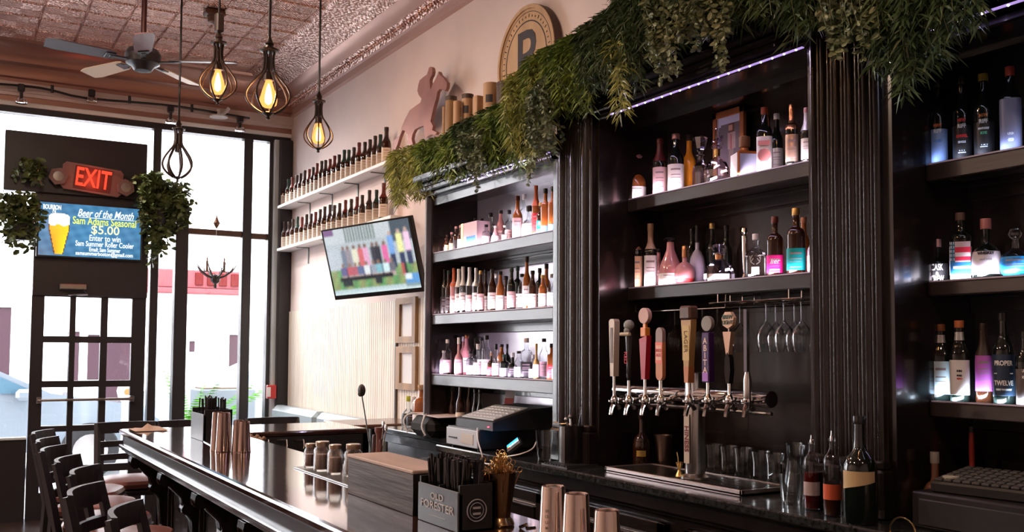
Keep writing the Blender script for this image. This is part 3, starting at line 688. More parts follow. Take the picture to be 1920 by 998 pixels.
def make_stool():
    r_ = thing('bar_stool', '', 'stool', (0, 0, 0), 0, 'black wooden ladder-back bar stools')
    MB().lathe([(.17, .70), (.2, .71), (.205, .735), (.195, .755), (.15, .77), (.02, .775)], 24, sq=4, sy=.95).build('seat', leather_r, r_)
    MB().box(-.19, .19, -.18, .19, .665, .70, .008).build('seat_frame', black, r_)
    for sx in (-1, 1):
        MB().tube([(sx*.2, -.26, 0), (sx*.19, -.2, .35), (sx*.185, -.18, .7), (sx*.185, -.21, .85), (sx*.185, -.27, 1.1)], [.021, .021, .023, .022, .018], 4).build('leg', black, r_)
        MB().tube([(sx*.21, .22, 0), (sx*.175, .17, .68)], [.019, .022], 4).build('leg', black, r_)
    def rail(z, h, dy, bow=.045):
        a = MB(); n = 8
        for k in range(n):
            pts = []
            for q in (0, 1):
                t_ = (k+q)/n; x = -.185+.37*t_; y = -.18-dy-bow*sin(pi*t_); pts.append((x, y))
            (xa, ya), (xb, yb) = pts
            vs = [(xa, ya-.009, z), (xb, yb-.009, z), (xb, yb+.009, z), (xa, ya+.009, z), (xa, ya-.009, z+h), (xb, yb-.009, z+h), (xb, yb+.009, z+h), (xa, ya+.009, z+h)]
            a.add(vs, [(0, 3, 2, 1), (4, 5, 6, 7), (0, 1, 5, 4), (2, 3, 7, 6), (0, 4, 7, 3), (1, 2, 6, 5)])
        return a
    rail(1.03, .075, .08).build('top_rail', black, r_); rail(.94, .04, .058).build('back_slat', black, r_); rail(.855, .04, .035).build('back_slat', black, r_)
    a = MB()
    for p, q_ in (((-.2, .2, .3), (.2, .2, .3)), ((-.2, -.2, .36), (-.195, .19, .36)), ((.2, -.2, .36), (.195, .19, .36)), ((-.19, -.2, .42), (.19, -.2, .42))): a.tube([p, q_], .012, 6)
    a.build('footrest', black, r_)
    return r_
SK = 1.09
row = [(.505, 5.92), (.488, 5.42), (.47, 4.93), (.482, 4.44), (.494, 4.0), (.43, 3.45), (.484, 2.97)]
rowl = ['black ladder-back bar stool at the bar, farthest of the row near the door', 'second farthest black bar stool of the row along the bar', 'third farthest black bar stool of the row along the bar', 'middle black bar stool of the row along the bar', 'tall-looking black bar stool third nearest in the row along the bar', 'black bar stool with bowed back, second nearest along the bar', 'nearest black bar stool at the lower left, its bowed back cut by the frame']
proto = make_stool()
for i, (x, y) in enumerate(row):
    v = Vector((x*SK, y*SK, 0)); fx = Vector((.93, -.36, 0)); loc = v+fx*.25
    rot = math.atan2(-fx.x, fx.y)
    if i == 0: proto.location = loc; proto.rotation_euler = (0, 0, rot); proto['label'] = rowl[0]
    else: copy_thing(proto, loc, rot+random.uniform(-.04, .04), rowl[i])
for px, lab in ((238, 'black bar stool behind the far bar return at the outer bar corner'), (350, 'black bar stool behind the far bar return in front of the grey pier'), (512, 'black bar stool behind the far bar return in front of the corner window')):
    q = at(px, 794, y=7.02); copy_thing(proto, (q.x, 6.77, 0), pi, lab)

# ================================================================ bottles
def R_(*p): return list(p)
PROF = {
 'whiskey': [(.0, 0), (.96, 0), (1, .015), (1, .52), (.96, .57), (.8, .62), (.55, .67), (.44, .71), (.41, .77), (.4, .9)],
 'slim': [(.0, 0), (.95, 0), (1, .012), (1, .56), (.95, .62), (.66, .69), (.48, .75), (.42, .82), (.4, .92)],
 'shoulder': [(.0, 0), (.94, 0), (1, .02), (1, .6), (.96, .65), (.78, .69), (.46, .715), (.37, .74), (.36, .9)],
 'squat': [(.0, 0), (.9, 0), (1, .04), (1, .36), (.94, .45), (.7, .53), (.4, .57), (.32, .62), (.31, .84)],
 'globe': [(.0, 0), (.6, 0), (.85, .06), (1, .2), (1, .32), (.86, .46), (.5, .56), (.24, .6), (.22, .72)],
 'cone': [(.0, 0), (.97, 0), (1, .02), (.97, .3), (.8, .48), (.55, .62), (.35, .74), (.3, .9)],
 'rum': [(.0, 0), (.94, 0), (1, .02), (1, .5), (.93, .56), (.75, .62), (.45, .67), (.36, .71), (.33, .78), (.31, .93)],
 'tequila': [(.0, 0), (.96, 0), (1, .02), (1, .48), (.9, .56), (.6, .64), (.3, .7), (.24, .76), (.24, .88)],
}
CACHE = {}
def bottle(label, px, ptop, wpx, X, zs, kind='whiskey', gm=None, lm=None, cm_=None, group=None, name='liquor_bottle', lz=(.1, .46), capz=None, capr=1.25, sq=2., arc=75, face=None, h=None, y=None, foil=None, cat='bottle', neckl=None, stopper=None, r=None):
    p = at(px, ptop, x=X)
    if y is None: y = p.y
    dep = (Vector((X, y, zs))-CAM).dot(FW)
    h = h or max(.1, p.z-zs); r = r or wpx*dep/F/2
    if sq > 2: r *= .88
    h = round(h, 2); r = round(r, 3)
    gm = gm or glassd; lm = lm or cream; cm_ = cm_ or black
    face = math.atan2(-y*.9, -X) if face is None else face
    b_ = thing(name, label, cat, (X, y, zs), face, group)
    key = (kind, h, r, sq, arc, lz, capz, capr, gm.name, lm.name, cm_.name, foil.name if foil else 0, neckl.name if neckl else 0, stopper)
    if key not in CACHE:
        pr = PROF[kind]; P_ = [(max(a*r, 1e-5), z*h) for a, z in pr]; n = 20; out = []
        ztop = pr[-1][1]; nr = pr[-1][0]*r
        out.append(('glass_body', MB().lathe(P_, n, sq=sq, a0=0, a1=2*pi, close=True).mesh('glass_body', gm, 40)))
        def band(z0, z1, m_, nm, arc_, off=1.012):
            def rad(z):
                for (a0_, z0_), (a1_, z1_) in zip(pr, pr[1:]):
                    if z0_ <= z <= z1_: return a0_+(a1_-a0_)*((z-z0_)/(z1_-z0_) if z1_ > z0_ else 0)
                return nr/r
            zz = [z0+(z1-z0)*k/5 for k in range(6)]
            aa = radians(arc_)
            return (nm, MB().lathe([(rad(z)*r*off+.0006, z*h) for z in zz], 20, sq=sq, a0=-aa, a1=aa, close=False).mesh(nm, m_, 40))
        if lm is not None and lz: out.append(band(lz[0], lz[1], lm, 'front_label', arc))
        if lm is not None and lz and r > .02:
            zl = lz[1]-lz[0]; a = MB()
            for f0, f1 in ((.78, .84), (.6, .63), (.5, .52), (.3, .32)):
                bb_ = band(lz[0]+zl*f0, lz[0]+zl*f1, MATS.get('faint print') or mat('faint print', (.3, .22, .24), .6), 'printing', arc*.45, 1.02)[1]
                a.add([tuple(v.co) for v in bb_.vertices], [tuple(p_.vertices) for p_ in bb_.polygons]); bpy.data.meshes.remove(bb_)
            out.append(('printing', a.mesh('printing', MATS['faint print'], 40)))
        if foil: out.append(band(.6, ztop-.005, foil, 'neck_foil', 180, 1.04))
        if neckl: out.append(band(.76, .86, neckl, 'neck_label', 180, 1.05))
        c0 = (capz or ztop)*h-.002; rr_ = nr*capr
        if stopper == 'ball':
            out.append(('stopper', MB().lathe([(nr*.9, c0), (nr*.95, c0+.01*1), (nr*1.8, c0+(h-c0)*.35), (nr*2.1, c0+(h-c0)*.6), (nr*1.5, c0+(h-c0)*.9), (.002, h)], 14).mesh('stopper', cm_, 40)))
        else:
            out.append(('cap', MB().lathe([(rr_*.98, c0), (rr_, c0+.002), (rr_, h-.003), (rr_*.93, h)], 14).mesh('cap', cm_, 40)))
        CACHE[key] = out
    lab_o = None
    for nm, me in CACHE[key]:
        if nm == 'printing': link(nm, me, lab_o); continue
        o_ = link(nm, me, b_)
        if nm == 'front_label': lab_o = o_
    return b_
darkwax = mat('dark wax', (.03, .014, .012), .4); greenwax = mat('dark green wax', (.012, .04, .03), .4); redwax = mat('dark red wax', (.12, .018, .015), .4); goldf = mat('gold foil', (.5, .33, .12), .35, .7)
copf = mat('copper foil', (.6, .28, .14), .25, .9)
UP = [105, 140, 175, 205, 240, 268, 300, 335, 365, 395, 430, 460, 495, 530, 565, 605, 640, 680, 720, 765, 805, 845, 885, 932]
LO = [75, 100, 125, 150, 185, 215, 250, 285, 320, 355, 390, 425, 460, 500, 535, 575, 620, 665, 710, 750, 805, 860, 915]
def nearz(p, z, X):   # px of a point row on shelf
    return at(p, 300, x=X)
for nm, lst, z_, XX, lab in (('upper', UP, ZW1, 3.06, 'upper white wall shelf'), ('lower', LO, ZW2, 3.06, 'lower white wall shelf')):
    for i, c in enumerate(lst):
        px = 500+c/4.158; last = i >= len(lst)-1
        wx = random.choice([darkwax, darkwax, greenwax, redwax, darkwax])
        if nm == 'lower' and i in (0, 2): wx = goldf
        hh = random.choice([.27, .28, .29]) if not last else .3
        bottle('cream labelled dark whiskey bottle, %s from left, %s' % (ordinal(i+1), lab), px, 300, 0, XX if not last else XX-.01, z_, 'whiskey', glassd, cream, wx, 'whiskey bottles on the %s' % lab, 'whiskey_bottle', (.06, .42), foil=wx, sq=3.4, arc=62, h=hh, r=.037 if not last else .043)

pale = mat('pale label', (.82, .76, .78), .5); pinkl = mat('pink label', (.8, .52, .55), .5); amberl = mat('amber label', (.62, .42, .25), .5); bluel = mat('blue label', (.06, .22, .6), .5)
blackl = mat('black label', (.02, .02, .022), .4); silverl = mat('silver label', (.6, .6, .62), .3, .5); redl = mat('red label', (.62, .04, .05), .5); teall = mat('teal label', (.0, .33, .34), .5); magl = mat('magenta label', (.8, .02, .3), .5); purpl = mat('violet label', (.5, .12, .55), .5); orangel = mat('orange cap', (.6, .12, .04), .45)
whcap = mat('white cap', (.75, .73, .74), .4); corkm = mat('cork', (.4, .24, .13), .7); pinkcap = mat('pinkish copper cap', (.55, .3, .28), .3, .5)
def rowof(lst, ox, oy, sc, zs, X, lab, group, yr=None):
    cnt = {}
    for i, e in enumerate(sorted(lst, key=lambda t: (t[0]))):
        x_, t_, w_, k_, gm, lm, cm_, desc = e[:8]; kw = e[8] if len(e) > 8 else {}
        kw = dict(kw); XX = kw.pop('X', X)
        w_ = w_*(1.28 if yr else 1.18)
        if yr: kw['y'] = min(max(at(ox+x_/sc, oy+t_/sc, x=XX).y, yr[0]+.05), yr[1]-.055)
        bottle('%s, %s from left, %s' % (desc, ordinal(i+1), lab), ox+x_/sc, oy+t_/sc, w_, XX, zs, k_, gm, lm, cm_, group, **kw)
B = 2.86
rowof([
 (130, 520, 7, 'slim', glassd, blackl, darkwax, 'small dark bottle'), (165, 480, 7, 'slim', glassd, amberl, darkwax, 'small dark bottle with amber label'), (205, 455, 8, 'slim', glassd, amberl, pinkcap, 'small brown bottle'), (240, 410, 9, 'slim', glassd, blackl, pinkcap, 'small dark bottle with pinkish cap'), (276, 400, 9, 'slim', glassd, pinkl, pinkcap, 'small dark bottle with pink label'),
 (395, 340, 12, 'shoulder', glassc, bluel, blackg, 'clear bottle with black cap', dict(X=B)), (447, 345, 12, 'slim', glassc, bluel, blackg, 'clear slim bottle with black cap', dict(X=B)), (485, 400, 12, 'shoulder', glassc, pale, blackg, 'short clear bottle'), (520, 300, 15, 'shoulder', glassc, bluel, blackg, 'clear bottle with tall black cap', dict(X=B)), (560, 400, 13, 'cone', glassp, pale, silverl, 'pale bottle with slanted label'), (603, 283, 13, 'slim', glassp, pinkl, blackg, 'rose bottle with black cap', dict(X=B)), (635, 400, 9, 'slim', glassc, whitep, whcap, 'white labelled bottle'), (672, 283, 13, 'shoulder', glassc, pinkl, blackg, 'clear bottle with pink label', dict(X=B)), (740, 160, 17, 'whiskey', glassa, pinkl, redwax, 'tall amber bottle with pink label', dict(lz=(.08, .5), sq=3.)), (795, 150, 15, 'shoulder', glassc, whitep, whcap, 'tall clear bottle with white label', dict(X=B)), (835, 240, 22, 'squat', glassc, whitep, blackg, 'wide clear bottle with white label', dict(lz=(.06, .44))), (890, 75, 12, 'slim', glassa, redl, orangel, 'tall amber bottle with orange neck', dict(foil=orangel)), (930, 220, 13, 'slim', glassd, teall, goldf, 'dark bottle with teal label'), (968, 105, 15, 'shoulder', glassa, bluel, blackg, 'amber bottle with blue label and black cap', dict(lz=(.04, .2))), (1028, 88, 15, 'shoulder', glassa, bluel, blackg, 'tall amber bottle with bright blue label', dict(lz=(.04, .2)))],
 800, 330, 4.338, 2.21, 2.73, 'top left shelf', 'bottles on the top left shelf', (YL0, YL1))
c_ = at(800+385/4.338, 430, x=2.72)
bxx = thing('gift_carton', 'pink and blue square carton among the bottles of the top left shelf', 'carton', (2.73, c_.y, 2.21)); MB().box(-.045, .045, -.1, .1, 0, .155, .002).build('carton', mat('pink carton', (.7, .5, .53), .5), bxx); MB().box(-.047, -.045, -.085, .03, .01, .07).build('blue_panel', bluel, bxx); MB().box(-.047, -.045, .07, .1, .0, .155).build('copper_edge', copf, bxx)
m2 = []
for i, (x_, t_) in enumerate(((110, 770), (150, 765), (180, 770), (222, 752), (262, 755), (297, 745), (350, 740), (402, 745), (440, 770), (480, 760), (535, 760), (568, 800), (600, 780), (645, 812), (690, 745), (740, 728), (776, 800), (815, 665), (862, 765), (920, 750), (945, 800), (975, 720), (1015, 790), (1043, 795))):
    front = i % 2 == 0 or i in (3, 5, 7, 17)
    gm = [glassk, glassk, glassd, glassp, glassc, glassc, glassc, glassc, glassd, glassd, glassd, glassc, glassa, glassd, glassk, glassk, glassc, glassa, glassd, glassk, glassa, glassa, glassc, glassc][i]
    lm = [blackl, blackl, blackl, pinkl, pale, pale, pinkl, whitep, pinkl, pale, pale, whitep, pale, pinkl, pinkl, whitep, pale, whitep, whitep, blackl, pale, whitep, pale, pinkl][i]
    cp = [blackg, blackg, greenwax, orangel, whcap, whcap, silverl, silverl, goldf, blackg, blackg, whcap, blackg, blackg, greenwax, greenwax, blackg, darkwax, blackg, blackg, goldf, blackg, silverl, silverl][i]
    d = {glassk.name: 'black glass bottle', glassd.name: 'dark whiskey bottle', glassp.name: 'rose bottle', glassc.name: 'clear spirit bottle', glassa.name: 'amber bottle'}[gm.name]
    foil = cp if i in (3, 4, 5, 6, 7) else None
    m2.append((x_, t_, 13 if i > 9 else 11, ['slim', 'whiskey', 'slim', 'shoulder'][i % 4] if i not in (22, 23) else 'whiskey', gm, lm, cp, d, dict(X=2.725 if front else B, foil=foil, lz=(.08, .45) if i % 3 else (.05, .4))))
rowof(m2, 800, 330, 4.338, 1.822, 2.73, 'middle left shelf', 'bottles on the middle left shelf', (YL0, YL1))
m3 = []
for i, (x_, t_, w_) in enumerate(((85, 375, 12), (150, 300, 12), (182, 280, 13), (232, 280, 13), (288, 258, 14), (318, 370, 13), (350, 285, 13), (370, 330, 14), (395, 280, 12), (432, 265, 15), (465, 390, 13), (500, 330, 12), (540, 325, 13), (560, 400, 14), (580, 325, 13), (620, 390, 17), (665, 380, 14), (718, 290, 20), (765, 410, 12), (790, 325, 10), (845, 292, 14), (900, 330, 16), (930, 400, 12))):
    front = t_ > 340 or i % 2 == 1 or w_ > 15
    gm = [glassl, glassc, glassp, glassp, glassp, glassc, glassc, glassc, glassc, glassc, glassd, glassc, glassa, glassk, glassk, glassk, glassc, glassc, glassc, goldf, glassc, glassa, glassc][i]
    lm = [pale, pinkl, pale, pinkl, pale, pale, blackl, pinkl, pale, pale, redl, pale, amberl, silverl, pale, blackl, pale, blackl, whitep, pale, pinkl, redl, whitep][i]
    cp = [silverl, whcap, whcap, whcap, copf, blackg, blackg, whcap, blackg, blackg, corkm, blackg, blackg, greenwax, blackg, silverl, blackg, pale, silverl, goldf, blackg, blackg, whcap][i]
    d = {glassk.name: 'black glass bottle', glassd.name: 'dark bottle', glassl.name: 'lavender bottle', glassp.name: 'rose bottle', glassc.name: 'clear spirit bottle', glassa.name: 'amber bottle', goldf.name: 'slim gold bottle'}[gm.name]
    m3.append((x_, t_, w_, ['slim', 'shoulder', 'tequila', 'squat'][i % 4], gm, lm, cp, d, dict(X=2.725 if front else B, lz=(.06, .42), sq=3.2 if w_ > 15 else 2.)))
rowof(m3, 800, 560, 3.838, 1.45, 2.73, 'lowest left shelf', 'bottles on the lowest left shelf', (YL0, YL1))
# under the lowest left shelf, on the counter
rowof([(40, 605, 11, 'slim', glassc, pale, blackg, 'clear bottle with black cap'), (78, 605, 11, 'slim', glassc, pale, blackg, 'clear bottle with black cap'), (116, 603, 12, 'shoulder', glassc, pale, blackg, 'clear bottle with black cap'), (150, 640, 11, 'slim', glassp, redl, darkwax, 'wine red bottle'), (185, 640, 11, 'slim', glassd, redl, darkwax, 'dark red bottle'), (245, 545, 15, 'slim', glassd, None, darkwax, 'tall brown bottle with dark cap', dict(X=2.74, h=.36)), (308, 575, 12, 'slim', glassd, blackl, darkwax, 'dark brown bottle'), (350, 650, 11, 'slim', glassk, blackl, blackg, 'black bottle'), (385, 650, 11, 'slim', glassk, blackl, blackg, 'black bottle')],
 800, 560, 3.838, CZT, 2.78, 'under the left shelves', 'bottles on the counter under the left shelves')
# end of the counter left of the shelves
rowof([(85, 785, 21, 'squat', glassc, blackl, mat('yellow green cap', (.5, .5, .05), .4), 'clear cordial bottle with a yellow pourer', dict(h=.22)), (112, 770, 22, 'squat', glassc, blackl, whcap, 'syrup bottle with dark label', dict(h=.22)), (158, 690, 29, 'shoulder', glassa, pale, corkm, 'brown bitters bottle with cork', dict(h=.31, X=2.78, lz=(.1, .4)))],
 735, 560, 2.6*1.1, CZT, 2.83, 'far end of back counter', 'bottles at the far end of the back counter')
q = at(752, 765, x=2.95)
g_ = thing('chalk_tablet', 'small dark teal display card standing at the far end of the back counter', 'sign', (2.93, min(q.y+.15, 6.3), CZT)); MB().box(-.008, 0, -.1, .1, 0, .16, .004, M=Matrix.Rotation(.2, 4, 'Y')).build('card', mat('dark teal card', (.04, .1, .13), .3), g_); MB().box(-.02, .06, -.02, .02, 0, .01).build('foot', black, g_)

# middle shelves ---------------------------------------------------
s1 = 4.5375
rowof([(240, 490, 32, 'squat', glassa, whitep, pinkcap, 'short amber bottle with white and red label', dict(stopper='ball', lz=(.05, .3))),
 (440, 360, 22, 'slim', glassk, pinkl, redwax, 'dark bottle with red capsule and pink label', dict(foil=redwax, lz=(.02, .5))),
 (577, 330, 26, 'slim', glassk, pale, pinkcap, 'dark bottle with arched pale label', dict(lz=(.02, .48))),
 (690, 330, 22, 'whiskey', mat('glowing amber bourbon', (.75, .27, .02), .08, coat=.5, emit=None), None, darkwax, 'amber bottle behind the others', dict(X=3.0, lz=None)),
 (1240, 95, 1, 'slim', glassd, blackl, redwax, 'unused')][:4], 1140, 180, s1, 2.331, 2.91, 'top middle shelf', 'bottles on the top middle shelf')
def decanter(label, px, ptop, wpx, X, zs, kind):
    p = at(px, ptop, x=X); dep = (Vector((X, p.y, zs))-CAM).dot(FW); r = wpx*dep/F/2; h = p.z-zs
    d_ = thing('decanter', label, 'decanter', (X, p.y, zs), math.atan2(-p.y, -X))
    cr = thin_glass('cut crystal', (.82, .78, .92), .22); cr2 = thin_glass('rosy cut crystal', (.9, .78, .82), .3)
    if kind == 'bell':
        MB().lathe([(.001, 0), (r*.9, 0), (r, .02*h), (r*1., .3*h), (r*.85, .42*h), (r*.45, .5*h), (r*.36, .55*h), (r*.36, .62*h), (r*.55, .64*h)], 9).build('glass_body', cr, d_, smooth=0)
        MB().lathe([(r*.3, .64*h), (r*.3, .7*h), (r*.62, .76*h), (r*.85, .92*h), (r*.9, .97*h), (r*.6, h), (.001, h*1.0)], 8).build('stopper', cr, d_, smooth=0)
    elif kind == 'horse':
        MB().lathe([(.001, 0), (r*.75, 0), (r*.98, .12*h), (r, .24*h), (r*.75, .38*h), (r*.3, .46*h), (r*.2, .49*h), (r*.2, .56*h)], 11).build('glass_body', cr2, d_, smooth=0)
        MB().lathe([(r*.24, .5*h), (r*.25, .62*h)], 14).build('neck_band', gold, d_)
        a = MB().lathe([(r*.3, .62*h), (r*.42, .65*h), (r*.3, .68*h), (r*.12, .7*h)], 12)
        a.tube([(0, -r*.35, .72*h), (0, -r*.05, .77*h), (0, r*.3, .8*h), (0, r*.42, .87*h)], [r*.1, r*.22, r*.17, r*.06], 8).tube([(0, -r*.02, .78*h), (0, r*.02, .9*h), (0, -.02*r, .99*h)], [r*.14, r*.17, r*.1], 8).tube([(0, -r*.2, .76*h), (0, -r*.35, .68*h)], r*.05, 6).tube([(0, r*.3, .78*h), (0, r*.45, .7*h)], r*.05, 6)
        a.build('horse_stopper', cr, d_)
    elif kind == 'ball':
        MB().lathe([(.001, 0), (r*.85, 0), (r, .08*h), (r*1.0, .22*h), (r*.8, .42*h), (r*.45, .55*h), (r*.24, .6*h), (r*.24, .7*h)], 14, sy=1., sx=.7).build('glass_body', cr, d_, smooth=0)
        MB().lathe([(r*.26, .58*h), (r*.27, .7*h)], 14).build('neck_band', copf, d_)
        MB().lathe([(r*.42, .7*h), (r*.42, .74*h), (r*.15, .76*h), (r*.4, .8*h), (r*.5, .88*h), (r*.42, .95*h), (.001, h)], 14).build('stopper', cr, d_)
        MB().lathe([(r*1.01, .06*h), (r*1.01, .2*h)], 20, a0=-.7, a1=.7, close=False, sy=1., sx=.72).build('etched_label', whitep, d_)
    return d_
decanter('lavender crystal decanter with a flared stopper on the top middle shelf', 1313, 256, 30, 2.91, 2.331, 'bell')
decanter('round crystal bottle topped by a small horse and rider on the top middle shelf', 1344, 240, 50, 2.9, 2.331, 'horse')
decanter('wide clear decanter with a round ball stopper on the lower middle shelf', 1348, 456, 58, 2.9, 1.902, 'ball')
p0 = at(1329.5, 213, x=3.0); p1 = at(1387, 199, x=3.0); zb = 2.331
pf = thing('photo_frame', 'wooden framed dark photograph leaning behind the top middle shelf bottles', 'picture', (3.03, (p0.y+p1.y)/2, zb), (0, 0, 0)); hw = abs(p0.y-p1.y)/2; hh = p0.z-zb
MB().box(-.01, .01, -hw, hw, 0, .03, .002).box(-.01, .01, -hw, hw, hh-.03, hh, .002).box(-.01, .01, -hw, -hw+.025, 0, hh, .002).box(-.01, .01, hw-.025, hw, 0, hh, .002).build('frame', mat('orange brown frame', (.3, .1, .04), .4), pf)
def ph(u, v):
    c = (.12, .1, .13)
    if v < .13-.1*u*.3: c = (.5, .5, .75)
    if u < .1: c = (.4, .36, .5)
    if abs(u-.62) < .12 and .1 < v < .25: c = (.08, .03, .02)
    if abs(u-.6) < .08 and .15 < v < .23: c = (.45, .25, .2)
    if abs(u-.62) < .16 and .25 < v < .5: c = (.32, .24, .25)
    if abs(u-.62) < .02 and .27 < v < .5: c = (.35, .03, .04)
    if abs(u-.6) < .1 and v >= .5: c = (.22, .18, .17)
    return c
raster('photograph', 24, 36, ph, (-.004, 0, hh/2), LEFTN, (0, 0, 1), 2*hw-.05, hh-.06, vcol('photo print', 0, .35), pf)
# square two sided bottle and big labelled ones
c2 = at(1399, 257, x=2.91); sqb = thing('square_bottle', 'square bottle with white front and blue grey side labels, on the top middle shelf', 'bottle', (2.9, c2.y, 2.331), -.42)
k = (c2.z-2.331)
MB().box(-.045, .045, -.045, .045, 0, k*.62, .006).lathe([(.035, k*.62), (.018, k*.68), (.015, k*.86)], 14).build('glass_body', glassa, sqb); MB().lathe([(.022, k*.74), (.024, k*.76), (.024, k*.99), (.02, k)], 16).build('cap', mat('walnut cap', (.2, .09, .04), .4), sqb)
MB().box(-.0465, -.0455, -.04, .042, .006, k*.58).build('front_label', whitep, sqb); MB().box(-.036, .042, -.0465, -.0455, .006, k*.55).build('side_label', mat('blue grey label', (.35, .38, .55), .5), sqb)
seal = mat('pink seal label', (.75, .3, .3), .5)
b1 = bottle('big clear bottle with a pink round seal label, on the top middle shelf', 1433, 201, 33, 2.9, 2.331, 'shoulder', glassk, whitep, mat('rust red cap', (.35, .07, .03), .4), 'bottles on the top middle shelf', sq=3.4, lz=(.02, .55), arc=60)
r1 = .034*1.08; a = MB()
a.lathe([(.026, 0), (.026, .001), (.001, .0011)], 20, M=Matrix.Translation((.0375, 0, .075)) @ Matrix.Rotation(pi/2, 4, 'Y')).box(.036, .0385, -.024, .024, .115, .135); a.build('seal', seal, b1)
bottle('dark bottle with a copper capped neck and silver label, on the top middle shelf', 1484, 194, 27, 2.9, 2.331, 'shoulder', glassk, mat('brushed pale label', (.62, .45, .38), .25, .7), copf, 'bottles on the top middle shelf', sq=3., foil=copf, lz=(.0, .52))
bottle('slim bottle with a rosy neck beside the second column, on the top middle shelf', 1512, 201, 21, 2.9, 2.331, 'slim', glassk, silverl, pinkcap, 'bottles on the top middle shelf', foil=silverl)
bottle('bottle with an orange neck behind the seal labelled one, top middle shelf', 1438, 201, 22, 3.02, 2.331, 'slim', glassk, blackl, copf, 'bottles on the top middle shelf', foil=copf)
bottle('bottle with a dark cap behind the copper capped one, top middle shelf', 1456, 214, 22, 3.02, 2.331, 'slim', glassk, silverl, silverl, 'bottles on the top middle shelf')
s2 = 4.8
tanf = mat('tan neck foil', (.35, .15, .09), .35, .4)
rowof([(245, 205, 26, 'whiskey', glassk, mat('peach label', (.85, .52, .32), .5), tanf, 'dark bottle with peach label and bronze neck', dict(foil=tanf, sq=3.2, lz=(.01, .5))),
 (383, 190, 23, 'whiskey', glassk, whitep, mat('buff neck foil', (.42, .26, .18), .4), 'dark bottle with white label and buff neck', dict(foil=mat('buff neck foil'), sq=3.2, lz=(.01, .5))),
 (455, 420, 16, 'slim', glassp, pinkl, blackg, 'small pinkish bottle half hidden', dict(X=3.0)),
 (562, 310, 38, 'cone', glassp, whitep, blackg, 'rounded rose bottle with dark stopper', dict(lz=(.02, .26), stopper='ball')),
 (690, 400, 33, 'globe', glassp, redl, copf, 'round bottle with red base label', dict(lz=(.02, .16))),
 (802, 215, 26, 'globe', glassl, None, blackg, 'lavender round bottle with tall black neck', dict(lz=None, X=2.98)),
 (755, 240, 18, 'slim', glassk, None, blackg, 'black bottle at the back', dict(lz=None, X=3.04)),
 (935, 190, 18, 'slim', glassk, None, goldf, 'black bottle with gold glint at the back', dict(lz=None, X=3.04)),
 (1065, 205, 18, 'slim', glassk, None, blackg, 'plain black bottle at the back', dict(lz=None, X=3.04)),
 (1328, 290, 35, 'tequila', glassc, None, whcap, 'clear bottle with white antler emblem', dict(lz=None)),
 (1500, 120, 29, 'shoulder', glassd, magl, redwax, 'dark bottle with magenta label', dict(lz=(.0, .36), sq=3.)),
 (1690, 60, 33, 'shoulder', glassd, teall, goldf, 'dark bottle with teal label', dict(lz=(.0, .4), sq=3.)),
 (1760, 130, 20, 'slim', glassa, redl, tanf, 'amber bottle with red label behind', dict(X=3.02)),
 (1838, 280, 16, 'slim', glassl, whitep, silverl, 'slim bottle with white label beside the column', {})],
 1140, 380, s2, 1.902, 2.905, 'lower middle shelf', 'bottles on the lower middle shelf')
for lab_, m_ in (('magenta', magl), ('teal', teall)):
    o = [x for x in COL.objects if x.get('label', '').startswith('dark bottle with %s label' % lab_)][0]
    text('lettering', 'ller', .028, (.0335 if lab_ == 'magenta' else .037, 0, .065), (0, 1, 0), (0, 0, 1), whitep, o, .0005, shear=.3)
    MB().box(.0345, .036, -.02, .02, .03, .033).box(.0345, .036, -.02, .02, .02, .023).build('small_print', whitep, o)
o = [x for x in COL.objects if 'antler emblem' in x.get('label', '')][0]
a = MB()
for sg in (-1, 1):
    a.tube([(.037, sg*.004, .06), (.037, sg*.018, .07), (.037, sg*.022, .095)], .0018, 5).tube([(.037, sg*.018, .07), (.037, sg*.008, .085)], .0016, 5).tube([(.037, sg*.021, .08), (.037, sg*.012, .098)], .0016, 5)
a.box(.036, .038, -.016, .016, .018, .05); a.build('antler_emblem', whitep, o)
# tall metal pourer
q = at(1396, 428, x=2.93); g_ = thing('metal_tap_handle', 'tall slim silver tap handle standing on the lower middle shelf', 'tap handle', (2.93, q.y, 1.902)); k = q.z-1.902
MB().lathe([(.014, 0), (.016, .01), (.006, .03), (.009, .06), (.012, k*.6), (.013, k*.85), (.008, k*.88), (.015, k*.92), (.012, k), (.001, k)], 14).build('handle', chrome, g_)

# right shelves -----------------------------------------------------
s3 = 4.536
bl = bottle('dark rye bottle with a blue grey label, leftmost on the top right shelf', 1757, 151, 33, 2.9, 2.231, 'slim', glassk, mat('blue grey rye label', (.2, .3, .55), .5), blackg, 'bottles on the top right shelf', lz=(.02, .42))
b2 = bottle('dark rye bottle with red lettering, second on the top right shelf', 1802, 144, 33, 2.9, 2.231, 'slim', glassk, blackl, blackg, 'bottles on the top right shelf', lz=(.02, .42))
b3 = bottle('dark rye bottle with an olive neck band, third on the top right shelf', 1843, 141, 35, 2.9, 2.231, 'slim', glassk, blackl, mat('olive band', (.22, .2, .03), .4), 'bottles on the top right shelf', lz=(.02, .42))
b4 = bottle('bottle with a big slate blue label and red stopper, fourth on the top right shelf', 1893, 123, 42, 2.9, 2.231, 'shoulder', glassk, mat('slate label', (.22, .25, .42), .4), mat('red stopper', (.45, .08, .07), .4), 'bottles on the top right shelf', lz=(.03, .62), sq=3.)
lw_ = mat('pale print', (.7, .8, .9), .5)
